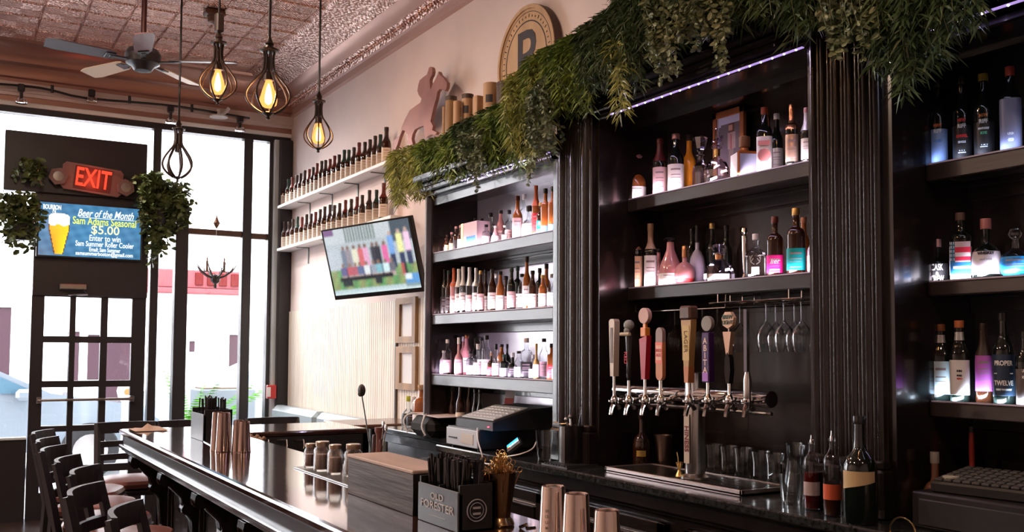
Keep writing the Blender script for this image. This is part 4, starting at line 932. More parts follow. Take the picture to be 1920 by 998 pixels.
def onb(o, s, size, z, m_, rr, sx=1., nm='lettering'):
    lb = [c for c in o.children if c.name.startswith('front_label')][0]; r_ = max(v.co.x for v in lb.data.vertices)+.0004
    t_ = text(nm, s, size, (r_, 0, z), (0, 1, 0), (0, 0, 1), m_, o, .0006, sx=sx, bold=.0006)
    for g_ in [c for c in lb.children if c.name.startswith('printing')]: bpy.data.objects.remove(g_)
    sqr = abs(max(v.co.y for v in lb.data.vertices if True)) > r_*.985 and max(sqrt(v.co.x**2+v.co.y**2) for v in lb.data.vertices) > r_*1.05
    if not sqr:
        for v in t_.data.vertices: a_ = v.co.y/r_; k_ = v.co.x; v.co = Vector((k_*cos(a_), k_*sin(a_), v.co.z))
    return t_
for o, c1 in ((bl, orangel), (b2, redl), (b3, copf)):
    onb(o, 'NEW', .014, .138, c1, .0285, .8).location.y = -.0; MB().box(.0, .027, -.012, .012, .15, .153).build('rule', lw_, o)
    onb(o, 'RIFF', .018, .118, lw_, .0285, .8)
onb(b2, 'BARREL', .013, .085, redl, .0285, .8); onb(b2, 'SINGLE', .009, .065, lw_, .0285, .8); onb(b2, '.:.:.:.', .02, .035, lw_, .0285, .8); onb(b3, 'KENTUCKY', .008, .095, lw_, .0285, .8); onb(b3, 'RYE', .011, .08, mat('green print', (.1, .5, .3), .5), .0285); onb(b3, '.:.::.:', .018, .04, lw_, .0285, .8)
onb(bl, 'RYE', .012, .085, bluel, .0285); onb(b4, 'BOURBON', .01, .06, lw_, .0375, .8); onb(b4, 'WHISKEY', .014, .04, lw_, .0375, .8)
def cask():
    o = bottle('small clear bottle with bold white block letters, leftmost on the middle right shelf', 1757, 450, 38, 2.9, 1.836, 'squat', glassk, blackl, pinkcap, 'bottles on the middle right shelf', lz=(.0, .44))
    onb(o, 'CASK', .03, .052, whitep, .034, .5); onb(o, '&', .014, .032, whitep, .034); onb(o, 'CREW', .03, .013, whitep, .034, .5)
cask()
fl = bottle('whiskey bottle with a stars and stripes label, on the middle right shelf', 1800, 398.5, 42, 2.9, 1.836, 'shoulder', glassk, whitep, mat('brown stopper', (.15, .08, .06), .5), 'bottles on the middle right shelf', lz=(.0, .5), sq=3.)
def flag(u, v):
    if v > .86: return (.8, .8, .85)
    if v > .55: return (.03, .2, .5) if not (.66 < v < .72 and u > .15) else (.7, .8, .95)
    if u < .25: return (.02, .16, .3) if (int(u*24) % 2 or int(v*18) % 2) else (.85, .9, .95)
    if v < .16: return (.7, .6, .7)
    return (.75, .04, .1) if int((v-.16)/.11) % 2 == 0 else (.85, .8, .82)
raster('flag_print', 28, 28, flag, (.0372, 0, .068), (0, 1, 0), (0, 0, 1), .062, .125, vcol('photo print', 0, .35), fl)
bw = bottle('round shouldered bottle with a wide white label and red cap, on the middle right shelf', 1848, 413, 50, 2.9, 1.836, 'squat', glassk, mat('lilac white label', (.74, .7, .78), .5), mat('rosy cap', (.5, .18, .17), .4), 'bottles on the middle right shelf', lz=(.0, .46), arc=80)
onb(bw, 'WHISKEY', .012, .085, black, .0432); onb(bw, 'small batch', .008, .065, mat('grey print', (.4, .38, .42), .5), .0432)
bb_ = bottle('wide glass bottle with bright blue globe label, right end of middle right shelf', 1903, 428, 54, 2.9, 1.836, 'globe', glassc, mat('ocean blue label', (.01, .25, .75), .5, noise=(30, .6)), glassc, 'bottles on the middle right shelf', lz=(.02, .42), stopper='ball')
bo1 = bottle('whiskey bottle with pale blue label and orange cap, leftmost on the lowest right shelf', 1763, 606, 39, 2.9, 1.438, 'slim', glassk, mat('pale blue label', (.6, .75, .85), .5), mat('dim orange cap', (.25, .08, .03), .5), 'bottles on the lowest right shelf', lz=(.0, .52), neckl=silverl, sq=3.6, arc=60)
bo2 = bottle('whiskey bottle with a white label and orange cap, second on the lowest right shelf', 1798, 603, 39, 2.88, 1.438, 'slim', glassk, whitep, mat('orange stopper', (.55, .16, .06), .5), 'bottles on the lowest right shelf', lz=(.0, .52), neckl=silverl, sq=3.6, arc=60)
onb(bo2, 'IRISHMAN', .009, .105, black, .0345); onb(bo2, 'SINGLE', .007, .09, black, .0345); onb(bo2, 'MALT', .007, .08, redl, .0345)
bo3 = bottle('bottle with a violet label, third on the lowest right shelf', 1843, 605, 33, 2.9, 1.438, 'slim', glassd, purpl, darkwax, 'bottles on the lowest right shelf', lz=(.16, .6), sq=3., foil=darkwax)
bo4 = bottle('dark bottle lettered in white, fourth on the lowest right shelf', 1880, 588, 38, 2.88, 1.438, 'slim', glassk, mat('navy label', (.02, .04, .08), .4), blackg, 'bottles on the lowest right shelf', lz=(.0, .55))
onb(bo4, 'PROPER', .021, .132, whitep, .0315, .75); onb(bo4, 'TWELVE', .021, .07, whitep, .0315, .75); onb(bo4, 'IRISH WHISKEY', .007, .05, lw_, .0315)
MB().lathe([(.012, 0), (.011, .002), (.001, .0022)], 9, M=Matrix.Translation((.029, 0, .1)) @ Matrix.Rotation(pi/2, 4, 'Y')).box(.03, .0315, .018, .026, .099, .102).box(.03, .0315, -.026, -.018, .099, .102).build('emblem', lw_, bo4)
bo5 = bottle('dark bottle with a framed black label, at the right edge of the lowest right shelf', 1921, 620, 36, 2.88, 1.438, 'slim', glassk, mat('framed dark label', (.12, .1, .1), .4), blackg, 'bottles on the lowest right shelf', lz=(.02, .5), sq=3.)
onb(bo5, 'TULLA', .012, .11, whitep, .032); onb(bo5, 'MORE', .012, .09, whitep, .032)
# ================================================================ beer tower
TX = 2.70
q = at(1303, 745, x=TX); zr = q.z
y_l = at(1163, 745, x=TX).y; y_r = at(1447, 750, x=TX).y; yc = at(1303, 800, x=TX).y
tw = thing('beer_tower', 'stainless beer tap tower with a horizontal rail of eight taps', 'beer tower', (TX, yc, CZT+.02))
z0 = zr-CZT-.02
MB().lathe([(.062, 0), (.062, .008), (.045, .016), (.041, .02), (.041, z0+.1), (.03, z0+.105), (.001, z0+.105)], 28).build('column', steel, tw)
MB().tube([(0, y_l-yc+.02, z0+.01), (0, y_r-yc, z0+.01)], .032, 20).build('rail', chrome, tw)
MB().tube([(0, y_l-yc+.02, z0-.045), (0, y_r-yc, z0-.045)], .008, 8).build('drip_rail', steel_d, tw)
MB().box(-.046, -.0415, -.016, .016, z0-.27, z0-.07).build('badge', mat('cream badge', (.55, .45, .36), .4), tw)
text('lettering', 'HINESS', .034, (-.047, 0, z0-.17), (0, 0, -1), (0, -1, 0), mat('dark red letters', (.18, .02, .02), .5), tw, .0006, bold=.001, sx=1.)
taps = [(1152, 598, 706), (1179.5, 599, 714), (1210, 577, 712), (1239, 614, 714), (1292, 573, 718), (1328, 590, 718), (1368, 583, 720), (1402, 580, 703)]
def tap(i, px, ptop, pbot, label, builder):
    X = TX-.075; p = at(px, 760, x=X); zt = at(px, ptop, x=X-.02).z; zb = at(px, pbot, x=X-.02).z
    zrl = at(px, 752, x=X).z
    t_ = thing('beer_tap', label, 'beer tap', (X, p.y, zrl), 0, 'beer taps on the tower')
    MB().tube([(.075, 0, .0), (.02, 0, 0)], .014, 12).lathe([(.001, -.02), (.014, -.016), (.018, 0), (.014, .016), (.009, .022), (.007, .03), (.008, zb-zrl)], 14).tube([(0, 0, -.01), (-.012, 0, -.03), (-.02, 0, -.062)], [.013, .011, .009], 10).tube([(.01, 0, -.01), (.03, 0, -.035)], [.008, .01], 8).build('faucet', chrome, t_)
    MB().lathe([(.0125, -.004), (.0125, .004)], 16, (-.018, 0, 0), M=None).build('collar', steel, t_)
    builder(t_, zb-zrl, zt-zrl); return t_
def pad(pts, th, y0=-.0):   # outline in (y,z), thickness along x
    return MB().prism([(-th/2, y, z) for y, z in pts], (th, 0, 0))
def rr(w0, w1, z0, z1, n=6):
    """rounded-end paddle"""
    P_ = [(-w0*cos(pi*k/n), z0+w0*(1-sin(pi*k/n))) for k in range(n+1)]; P_ = [(y, z) for y, z in P_]
    Q = [(w1*cos(pi*k/n), z1-w1*(1-sin(pi*k/n))) for k in range(n+1)]
    return P_+Q
def T1(t, b, h):
    pad([(-.012, b), (.012, b), (.022, h-.01), (.012, h), (-.012, h), (-.02, h-.01)], .03).build('handle', mat('buff painted handle', (.62, .5, .4), .35), t)
    MB().box(-.0165, -.0155, -.01, .01, b+.06, h-.04).build('dark_face', mat('brown face', (.12, .06, .03), .4), t)
def T2(t, b, h):
    MB().lathe([(.008, b), (.016, b+.02), (.014, b+.08), (.02, h-.1), (.022, h-.07), (.01, h-.05)], 12, sx=.7).build('handle', blackg, t)
    sk = MB().sphere((0, 0, h-.025), .024, 10).sphere((-.012, 0, h-.05), .014, 8); sk.build('skull', mat('grey skull', (.3, .32, .3), .4), t)
    MB().tube([(-.02, -.03, h-.065), (-.02, .035, h-.065)], .008, 8).build('crossbone', mat('bone', (.5, .42, .3), .5), t)
    text('lettering', 'RED', .03, (-.019, 0, b+.1), (0, 0, -1), (0, -1, 0), redp, t, .001)
def T3(t, b, h):
    pad([(-.012, b), (.012, b), (.026, h-.135), (-.026, h-.12)], .026).build('handle', mat('crimson handle', (.42, .015, .03), .3), t)
    MB().box(-.014, .014, -.018, .018, h-.125, h-.085, .003).box(-.006, .006, -.008, .008, h-.09, h-.05).build('amber_neck', mat('orange amber neck', (.75, .25, .03), .3), t)
    MB().lathe([(.001, -.01), (.034, -.01), (.034, .01), (.001, .01)], 24, M=Matrix.Translation((0, 0, h-.034)) @ Matrix.Rotation(pi/2, 4, 'Y')).build('disc', mat('dusty rose disc', (.62, .38, .34), .5), t)
def T4(t, b, h):
    pad(rr(.022, .022, b, h), .018).build('handle', mat('burnt orange paddle', (.6, .22, .08), .35), t)
    k = h-b; a = .0095
    MB().box(-a-.001, -a, -.0225, .0225, b+k*.32, b+k*.72).build('red_band', mat('coral red band', (.8, .17, .1), .4), t); MB().box(-a-.002, -a-.001, -.017, .017, b+k*.38, b+k*.66).build('cream_label', mat('peach print', (.85, .5, .38), .5), t)
    text('lettering', 'RED\nALE', .02, (-a-.003, 0, b+k*.52), LEFTN, (0, 0, 1), redp, t, .0005)
    pad(rr(.0, .0221, b+k*.72, h, 6)[7:]+[(-.0221, b+k*.72), (.0221, b+k*.72)], .0185).build('taupe_top', mat('taupe', (.3, .2, .17), .4), t)
def T5(t, b, h):
    pad([(-.01, b), (.01, b), (.014, b+.06), (.03, h-.07), (.03, h-.055), (-.03, h-.055), (-.03, h-.07), (-.014, b+.06)], .03).build('handle', mat('ochre handle', (.5, .3, .1), .35), t)
    pad([(-.011, b-.001), (.011, b-.001), (.0155, b+.065), (-.0155, b+.065)], .031).build('orange_foot', mat('orange foot', (.55, .2, .07), .35), t)
    MB().box(-.025, .025, -.034, .034, h-.058, h, .008).build('dark_head', mat('bronze head', (.12, .06, .04), .35), t)
    MB().box(-.0165, -.0155, -.02, .02, b+.09, h-.08).build('panel', mat('gold panel', (.6, .42, .12), .4), t)
    text('lettering', 'LAGER', .03, (-.0175, 0, (b+h)/2+.01), (0, 0, -1), (0, -1, 0), mat('brown print', (.15, .07, .02), .5), t, .0006)
def T6(t, b, h):
    MB().box(-.015, .015, -.022, .022, b, h-.07, .003).build('handle', mat('dark purple handle', (.05, .012, .1), .3), t)
    MB().lathe([(.001, -.008), (.03, -.008), (.03, .008), (.001, .008)], 22, M=Matrix.Translation((0, 0, h-.035)) @ Matrix.Rotation(pi/2, 4, 'Y')).build('badge', mat('taupe badge', (.25, .21, .18), .4), t)
    for k, ch in enumerate('ABITA'): text('lettering', ch, .034, (-.016, 0, h-.105-k*.034*(h-b-.07)/.235), LEFTN, (0, 0, 1), mat('pale pink print', (.85, .6, .55), .5), t, .0006, bold=.0005)
    MB().box(-.0165, -.0155, -.016, .016, b+.005, b+.04).build('violet_mark', mat('violet mark', (.4, .14, .6), .4), t)
def T7(t, b, h):
    pad([(-.008, b), (.008, b), (.016, b+.04), (.014, b+.1), (.0, b+.12), (-.012, b+.1), (-.016, b+.05)], .022).build('black_grip', blackg, t)
    pad([(-.003, b+.1), (.006, b+.1), (.026, h-.08), (-.02, h-.08)], .02).build('copper_fin', mat('copper fin', (.62, .38, .27), .3, .3), t)
    MB().cyl((0, 0, h-.085), (0, 0, h-.06), .005, n=8).build('stem', chrome, t)
    MB().lathe([(.001, -.008), (.034, -.008), (.034, .008), (.001, .008)], 7, M=Matrix.Translation((0, 0, h-.034)) @ Matrix.Rotation(pi/2, 4, 'Y')).build('badge', mat('peach badge', (.72, .48, .33), .45), t)
    text('lettering', 'BREW\nLIGHT', .021, (-.0092, 0, h-.034), LEFTN, (0, 0, 1), mat('dark green print', (.03, .07, .05), .5), t, .0006, bold=.0008)
def T8(t, b, h):
    Mz = Matrix.Rotation(.55, 4, 'Z'); MB().box(-.026, .016, -.005, .005, b+.01, h, .002, M=Mz).build('blade', blackg, t); MB().box(-.032, -.026, -.0055, .0055, b+.01, h, M=Mz).build('edge', mat('slate blue edge', (.35, .38, .5), .25, .6), t)
    MB().lathe([(.012, -.03), (.016, -.02), (.016, b-.02), (.01, b+.01)], 12).build('valve', steel, t)
    MB().tube([(0, 0, -.03), (0, 0, -.11)], .004, 6).build('spout', blackg, t)
TL = ['tall buff tap handle, leftmost on the beer tower', 'black tap handle with a grey skull on top', 'crimson tap handle with a dusty rose disc on top', 'rounded orange paddle tap handle with a coral label', 'wide ochre tap handle with a bronze head in front of the tower column', 'dark purple tap handle lettered down its length', 'tap handle with a peach round badge over a copper fin', 'thin slate edged tap handle seen edge-on, rightmost on the tower']
for i, ((px, a_, b_), f_) in enumerate(zip(taps, (T1, T2, T3, T4, T5, T6, T7, T8))): tap(i, px, a_, b_, TL[i], f_)
# drip tray
q0 = at(1112, 877, z=CZT+.02); q1 = at(1386, 922, z=CZT+.02); q2 = at(1456, 914, z=CZT+.02)
dt = thing('drip_tray', 'long stainless drip tray with slotted grille under the taps', 'drip tray', (2.6, (q0.y+q1.y)/2, CZT)); L_ = (q0.y-q1.y)/2
MB().box(.0, .27, -L_, L_, 0, .008).box(0, .012, -L_, L_, 0, .022, .002).box(.26, .27, -L_, L_, 0, .022).box(0, .27, -L_, -L_+.012, 0, .022).box(0, .27, L_-.012, L_, 0, .022).build('tray', mat('pinkish steel edge', (.6, .5, .48), .3, .9), dt)
a = MB(); n = int(2*L_/.016)
for k in range(n): a.box(.014, .258, -L_+.014+k*.016, -L_+.022+k*.016, .012, .018)
a.build('grille', steel_d, dt)
bm_ = thing('rubber_bar_mat', 'short ribbed black rubber mat at the left end of the drip tray', 'bar mat', (2.52, at(1080, 872, z=CZT).y, CZT))
a = MB().box(0, .2, -.12, .1, 0, .006)
for k in range(9): a.box(.005, .195, -.11+k*.023, -.1+k*.023, .006, .012)
a.build('mat', plastic, bm_)
bm_.location.x = 2.49

# glass rack and hanging stemware under the lower middle shelf
zk = at(1380, 577, x=2.9).z
rk = thing('glass_rack', 'thin metal hanging rack for stemware under the lower middle shelf', 'rack', (0, 0, 0)); a = MB()
ya, yb = at(1192, 580, x=2.86).y, at(1527, 575, x=2.86).y
a.tube([(2.86, ya, zk+.03), (2.86, ya, zk), (2.86, at(1360, 575, x=2.86).y, zk), (2.86, at(1362, 575, x=2.86).y, zk+.07)], .0035, 6)
for x in (2.83, 2.9, 2.97, 3.04): a.tube([(x, yb+.03, zk+.02), (x, at(1330, 575, x=x).y, zk+.02)], .003, 6)
for x in (2.83, 2.9, 2.97, 3.04): a.tube([(x, yb+.1, zk+.02), (x, yb+.1, 1.846)], .003, 5).tube([(x, yb+.5, zk+.02), (x, yb+.5, 1.846)], .003, 5)
a.build('wires', chrome, rk)
def stemware():
    t_ = thing('hanging_wine_glass', '', 'glass', (0, 0, 0), 0, 'wine glasses hanging upside down')
    MB().lathe([(.036, 0), (.034, -.003), (.006, -.008), (.004, -.02), (.0035, -.08), (.012, -.092), (.032, -.115), (.041, -.145), (.039, -.175), (.032, -.205)], 22, close=False).build('bowl', glassg, t_); return t_
sw = stemware(); first = True
for i, (px, X, lab) in enumerate(((1437, 2.87, 'wine glass hanging upside down, leftmost of the front three by the second column'), (1470, 2.87, 'wine glass hanging upside down, middle of the front three by the second column'), (1503, 2.87, 'wine glass hanging upside down, right of the front three, next to the second column'), (1265, 3.0, 'wine glass hanging upside down behind the orange paddle tap'), (1317, 3.0, 'wine glass hanging upside down behind the purple tap'), (1345, 3.0, 'wine glass hanging upside down right behind the purple tap'), (1388, 3.0, 'wine glass hanging upside down behind the thin edge-on tap'), (1455, 3.0, 'wine glass hanging upside down in the row behind, left'), (1490, 3.0, 'wine glass hanging upside down in the row behind, right'))):
    p = at(px, 580, x=X); loc = (X, p.y, zk+.018)
    if i == 0: sw.location = loc; sw['label'] = lab
    else: copy_thing(sw, loc, 0., lab)

# things on the counter, middle bay
def mug():
    t_ = thing('beer_mug', '', 'glass mug', (0, 0, 0), 0, 'glass beer mugs behind the drip tray')
    MB().lathe([(.001, .0), (.036, .0), (.038, .012), (.034, .03), (.034, .09), (.04, .13), (.038, .13), (.031, .088), (.031, .03), (.001, .022)], 18, close=False).build('glass_body', glassg, t_)
    MB().tube([(0, -.036, .1), (0, -.065, .095), (0, -.068, .05), (0, -.036, .035)], .006, 8).build('handle', glassg, t_); return t_
mg = mug()
for i, (px, X) in enumerate(((1338, 2.98), (1365, 2.98), (1392, 2.98), (1425, 2.94), (1452, 2.93), (1380, 3.07), (1412, 3.07))):
    p = at(px, 880, x=X); lab = ['leftmost front glass mug right of the tap column', 'second front glass mug right of the tap column', 'third front glass mug right of the tap column', 'fourth front glass mug right of the tap column', 'rightmost front glass mug beside the carafe', 'glass mug in the back row, left of two', 'glass mug in the back row, right of two'][i]
    if i == 0: mg.location = (X, p.y, CZT); mg['label'] = lab
    else: copy_thing(mg, (X, p.y, CZT), random.uniform(-.5, .5), lab)
for px, lab in ((1467, 'tall clear carafe glass, left of the two beside the syrup bottles'), (1493, 'tall clear carafe glass, right of the two beside the syrup bottles')):
    p = at(px, 900, x=2.72); t_ = thing('carafe', lab, 'carafe', (2.72+(px == 1467)*.06, p.y, CZT), 0, 'clear carafes')
    MB().lathe([(.001, 0), (.042, 0), (.044, .02), (.04, .06), (.026, .14), (.028, .18), (.033, .2), (.03, .2), (.024, .14), (.037, .06), (.04, .02), (.001, .01)], 20, close=False).build('glass_body', glassg, t_)
t_ = thing('tumbler', 'short clear rocks glass in front of the carafes near the counter edge', 'glass', (2.62, at(1482, 930, x=2.62).y, CZT)); MB().lathe([(.001, 0), (.033, 0), (.038, .11), (.035, .11), (.03, .014), (.001, .012)], 20, close=False).build('glass_body', glassg, t_)
def pourbottle(label, px, ptop, wpx, X, liq, lm, z1, cap=True):
    p = at(px, ptop, x=X); r = wpx*((Vector((X, p.y, CZT))-CAM).dot(FW))/F/2; h = p.z-CZT
    t_ = thing('syrup_bottle', label, 'bottle', (X, p.y, CZT), math.atan2(-p.y, -X), 'clear syrup bottles by the second column')
    MB().lathe([(.001, 0), (r*.95, 0), (r, .01), (r, h*.6), (r*.9, h*.68), (r*.4, h*.76), (r*.3, h*.8), (r*.3, h*.88), (r*.42, h*.88), (r*.42, h*.91), (r*.25, h*.91)], 20, close=False).build('glass_body', glassc, t_)
    MB().lathe([(.001, .006), (r*.9, .006), (r*.93, h*z1), (.001, h*z1)], 18).build('syrup', liq, t_)
    MB().lathe([(r*1.02, h*.2), (r*1.02, h*.38)], 18, a0=-1.3, a1=1.3, close=False).build('front_label', lm, t_)
    MB().lathe([(r*.18, h*.88), (r*.2, h*.92), (r*.08, h*.95), (r*.06, h)], 10).tube([(0, 0, h*.93), (r*.5, r*.2, h*.94)], r*.07, 6).build('pourer', chrome, t_); return t_
pourbottle('clear syrup bottle with dark red liquid and pale label, left of the two', 1521, 816, 30, 2.6, mat('dark red syrup', (.12, .01, .01), .1), mat('dim pale label', (.45, .34, .34), .5), .5)
pourbottle('clear syrup bottle with orange red label, right of the two', 1559, 808, 33, 2.56, mat('amber syrup', (.08, .02, .01), .1), mat('vermilion label', (.6, .1, .04), .5), .3)
bottle('big dark rum bottle with a tan band label before the second column', 1611, 786, 64, 2.53, CZT, 'rum', glassk, None, blackg, None, 'liquor_bottle', lz=None, h=.34, r=.053)
o = [x for x in COL.objects if x.get('label', '').startswith('big dark rum')][0]
MB().lathe([(.0538, .135), (.0538, .168)], 20, a0=-1.15, a1=1.0, close=False).add([(.0538*cos(a_), .0538*sin(a_), .135-(.025*(1-(a_+1.15)/2.15))) for a_ in [(-1.15+2.15*k/12) for k in range(13)]]+[(.0538*cos(a_), .0538*sin(a_), .136) for a_ in [(-1.15+2.15*k/12) for k in range(13)]], [(k, k+1, 14+k, 13+k) for k in range(12)]).build('tan_label', mat('tan band label', (.55, .38, .2), .5), o)
for px, X, lab, hh in ((1203, 2.84, 'dim whiskey bottle with a yellow mark behind the drip tray', .27),):
    bottle(lab, px, 800, 36, X, CZT, 'squat', glassd, mat('yellow mark label', (.5, .3, .05), .5), darkwax, None, lz=(.2, .3), h=hh, r=.042, arc=30)
p = at(1243, 875, x=2.93); t_ = thing('julep_tin', 'copper toned steel tumbler behind the drip tray left of the tower', 'tumbler', (2.93, p.y, CZT)); MB().lathe([(.001, 0), (.03, 0), (.031, .01), (.043, .15), (.041, .15), (.028, .012), (.001, .01)], 24, close=False).build('cup', mat('dull copper steel', (.4, .28, .22), .3, 1.), t_)
p = at(1274, 890, x=2.68); t_ = thing('jigger', 'small brass double jigger standing on the drip tray beside the tower', 'jigger', (2.68, p.y, CZT+.018)); MB().lathe([(.014, 0), (.018, .002), (.006, .028), (.016, .06), (.013, .062)], 16, close=False).tube([(0, .005, .03), (0, .01, .08), (0, .016, .1)], .003, 6).build('cups', gold, t_)

# right end of the counter: drawer cabinet, printer, keyboard, decanter ...
q = at(1708, 920, x=2.62); zc_ = q.z
cb = thing('register_cabinet', 'black low cabinet under the keyboard at the right edge of the counter', 'cabinet', (2.62, 1.98-.7, CZT)); k = zc_-CZT
ytop = at(1708, 930, x=2.62).y
cb.location.y = ytop-.45
MB().box(0, .46, -.45, .45, 0, max(.05, k), .006).build('body', black, cb); MB().box(-.008, 0, -.43, .42, .012, max(.045, k)-.02, .003).build('drawer', plastic, cb)
ztp = CZT+max(.05, k)
kb = thing('point_of_sale_keyboard', 'dark keyboard with rows of grey keys on the register cabinet', 'keyboard', (2.78, at(1925, 905, x=2.78).y, ztp), (0, radians(-7), .12))
MB().box(-.11, .12, -.24, .24, 0, .035, .006).build('housing', plastic, kb)
for r_ in range(6):
    a = MB()
    for c_i in range(16): a.box(-.1+r_*.035, -.072+r_*.035, -.23+c_i*.029, -.206+c_i*.029, .035, .043, .002)
    a.build('key_row', mat('grey keys', (.07, .065, .065), .5), kb)
kb.location.z = ztp+.013
bottle('squat cognac decanter bottle with a brown label beside the register cabinet', 1722, 843, 46, 2.8, CZT, 'squat', mat('dim amber glass', (.16, .06, .03), .08, coat=.6), mat('brown label', (.22, .13, .11), .5), mat('grey glass stopper', (.3, .25, .22), .15), None, lz=(.02, .36), sq=3., y=2.05, r=.042)
p = at(1757, 880, x=2.98); t_ = thing('pourer_bottle', 'small black bottle with a grey triangle mark behind the register cabinet', 'bottle', (2.98, p.y, CZT), -2.6); MB().lathe([(.001, 0), (.03, 0), (.032, .1), (.026, .15), (.012, .17), (.012, .2), (.001, .2)], 16).build('glass_body', blackg, t_); MB().prism([(.033, -.016, .1), (.033, .016, .1), (.03, 0, .15)], (.001, 0, 0)).build('mark', mat('grey mark', (.3, .3, .3), .5), t_)
p = at(1776, 890, x=2.7); t_ = thing('paper_roll', 'roll of receipt paper beside the keyboard', 'paper roll', (2.69, p.y-.02, ztp)); MB().lathe([(.006, 0), (.024, 0), (.024, .05), (.006, .05)], 18).build('roll', mat('dim paper', (.5, .45, .38), .7), t_)
p = at(1829, 840, x=2.98); t_ = thing('marker_pen', 'red marker standing upright behind the keyboard', 'pen', (2.96, p.y, ztp)); z1 = at(1829, 812, x=2.96).z-ztp; MB().cyl((0, 0, 0), (0, 0, max(.1, z1)), .009, n=12).build('barrel', mat('deep red plastic', (.35, .03, .02), .4), t_); MB().cyl((0, 0, max(.1, z1)), (0, 0, max(.1, z1)+.02), .01, n=12).build('cap', black, t_)
p = at(1690, 990, x=2.5); t_ = thing('towel_ring', 'thin brass ring hanging at the counter front near the lower right corner', 'ring', (2.485, at(1690, 985, x=2.48).y, at(1690, 1000, x=2.48).z)); MB().tube([(-.0, .045*cos(a_*pi/16), .045*sin(a_*pi/16)) for a_ in range(33)], .003, 6).build('ring', gold, t_)

# ================================================================ register corner
q = at(897, 840, z=CZT)
dr = thing('cash_drawer', 'black cash drawer with a pale grey front standing on the back counter', 'cash drawer', (2.5, 0, CZT)); ya = at(837, 828, x=2.5).y; yb = at(897, 838, x=2.5).y; dr.location.y = (ya+yb)/2; hw = (ya-yb)/2
MB().box(.006, .42, -hw, hw, .006, .115, .005).build('body', plastic, dr); MB().box(-.004, .006, -hw+.006, hw-.006, .012, .108, .003).build('front', mat('pale grey drawer front', (.45, .47, .53), .4), dr)
MB().box(-.007, -.004, -.14, .0, .03, .085).build('sticker', mat('buff sticker', (.5, .44, .4), .5), dr); MB().box(-.008, -.004, .05, .15, .05, .058).build('slot', black, dr)
for x in (.03, .38):
    for y in (-hw+.04, hw-.04): MB().cyl((x, y, 0), (x, y, .007), .012, n=10).build('foot', black, dr)
pr = thing('receipt_printer', 'black register terminal with a flat grey keypad on top of the cash drawer', 'cash register', (2.66, yb+.02, CZT+.116))
MB().prism([(-.14, -.14, 0), (.26, -.14, 0), (.26, -.14, .12), (.1, -.14, .11), (-.14, -.14, .045)], (0, .42, 0)).build('housing', plastic, pr)
MB().prism([(-.125, -.12, .053), (.09, -.12, .111), (.09, -.12, .117), (-.125, -.12, .059)], (0, .36, 0)).build('keypad', mat('light keypad', (.42, .42, .43), .35), pr)
a = MB()
for r_ in range(5):
    for c_i in range(9): x = -.1+r_*.038; a.box(x, x+.03, -.1+c_i*.037, -.072+c_i*.037, .066+(x+.1)*.27, .07+(x+.1)*.27)
a.build('keys', mat('pale keys', (.55, .54, .55), .4), pr)
MB().tube([(-.14, -.1, .02), (-.15, -.1, .02)], .003, 5).build('status_lamp', emis('red lamp', (1, .05, .1), 4), pr)
q = at(965, 770, x=2.9); t_ = thing('receipt_paper', 'white and red printed slip sticking up behind the register', 'paper', (2.86, q.y, CZT+.23), (0, .25, .5)); MB().box(-.002, .002, -.032, .032, -.02, .075).build('slip', whitep, t_); MB().box(-.0035, -.002, -.028, .028, -.018, .03).build('red_print', mat('soft red print', (.7, .15, .15), .5), t_)
t_.location.z = CZT+.235
pp = thing('card_terminal', 'black card payment terminal with a lit blue keypad leaning on the counter', 'card terminal', (2.6, at(968, 838, x=2.6).y, CZT), (0, radians(-38), -.5))
MB().box(-.045, .045, -.12, .12, 0, .03, .008).build('body', plastic, pp)
MB().box(-.036, .036, .01, .085, .03, .032).build('display', emis('blue lit display', (.05, .35, .85), 1.6), pp)
def kp(u, v):
    if v > .8: return (.7, .03, .05) if u < .35 else ((.55, .45, .05) if u < .65 else (.03, .6, .15))
    return (.08, .25, .8) if int(u*12) % 4 and int(v*16) % 4 else (.7, .8, 1)
raster('lit_keys', 12, 16, kp, (0, -.045, .0315), (0, 1, 0), (1, 0, 0), .08, .07, vcol('lit keypad', 1.6, .2), pp)
pp.location.z = CZT+.035
cord = thing('white_cable', 'thin white cable looping over the front edge of the back counter', 'cable', (0, 0, 0))
def smooth_pts(P, n=6):
    out = []
    P = [Vector(p) for p in P]
    for i in range(len(P)-1):
        p0 = P[max(0, i-1)]; p1 = P[i]; p2 = P[i+1]; p3 = P[min(len(P)-1, i+2)]
        for k in range(n):
            t = k/n; out.append(.5*((2*p1)+(p2-p0)*t+(2*p0-5*p1+4*p2-p3)*t*t+(3*p1-p0-3*p2+p3)*t**3))
    out.append(P[-1]); return out
cp_ = [at(895, 803, x=2.5), at(896, 825, x=2.47), at(903, 850, x=2.455), at(908, 868, x=2.46), at(925, 869, x=2.455), at(945, 858, x=2.46), at(975, 852, x=2.462), at(998, 842, x=2.52), at(1006, 828, x=2.6)]
MB().tube(smooth_pts(cp_), .0035, 6).build('cable', mat('white cable', (.7, .62, .6), .4), cord)
bag = thing('folded_cloth_bag', 'black bag with white rope loops and a pinkish paper lying on it', 'bag', (2.68, at(828, 815, x=2.7).y+.1, CZT))
MB().box(-.1, .2, -.16, .14, 0, .13, .045).build('bag', mat('black canvas', (.015, .015, .016), .8, bump=(80, .3)), bag)
MB().tube(smooth_pts([(-.11, .12, .02), (-.13, .14, .09), (-.1, .12, .135), (-.02, .05, .14), (-.1, -.1, .13), (-.125, -.12, .07), (-.11, -.14, .02)]), .006, 6).build('rope_loop', mat('white rope', (.65, .63, .62), .7), bag)
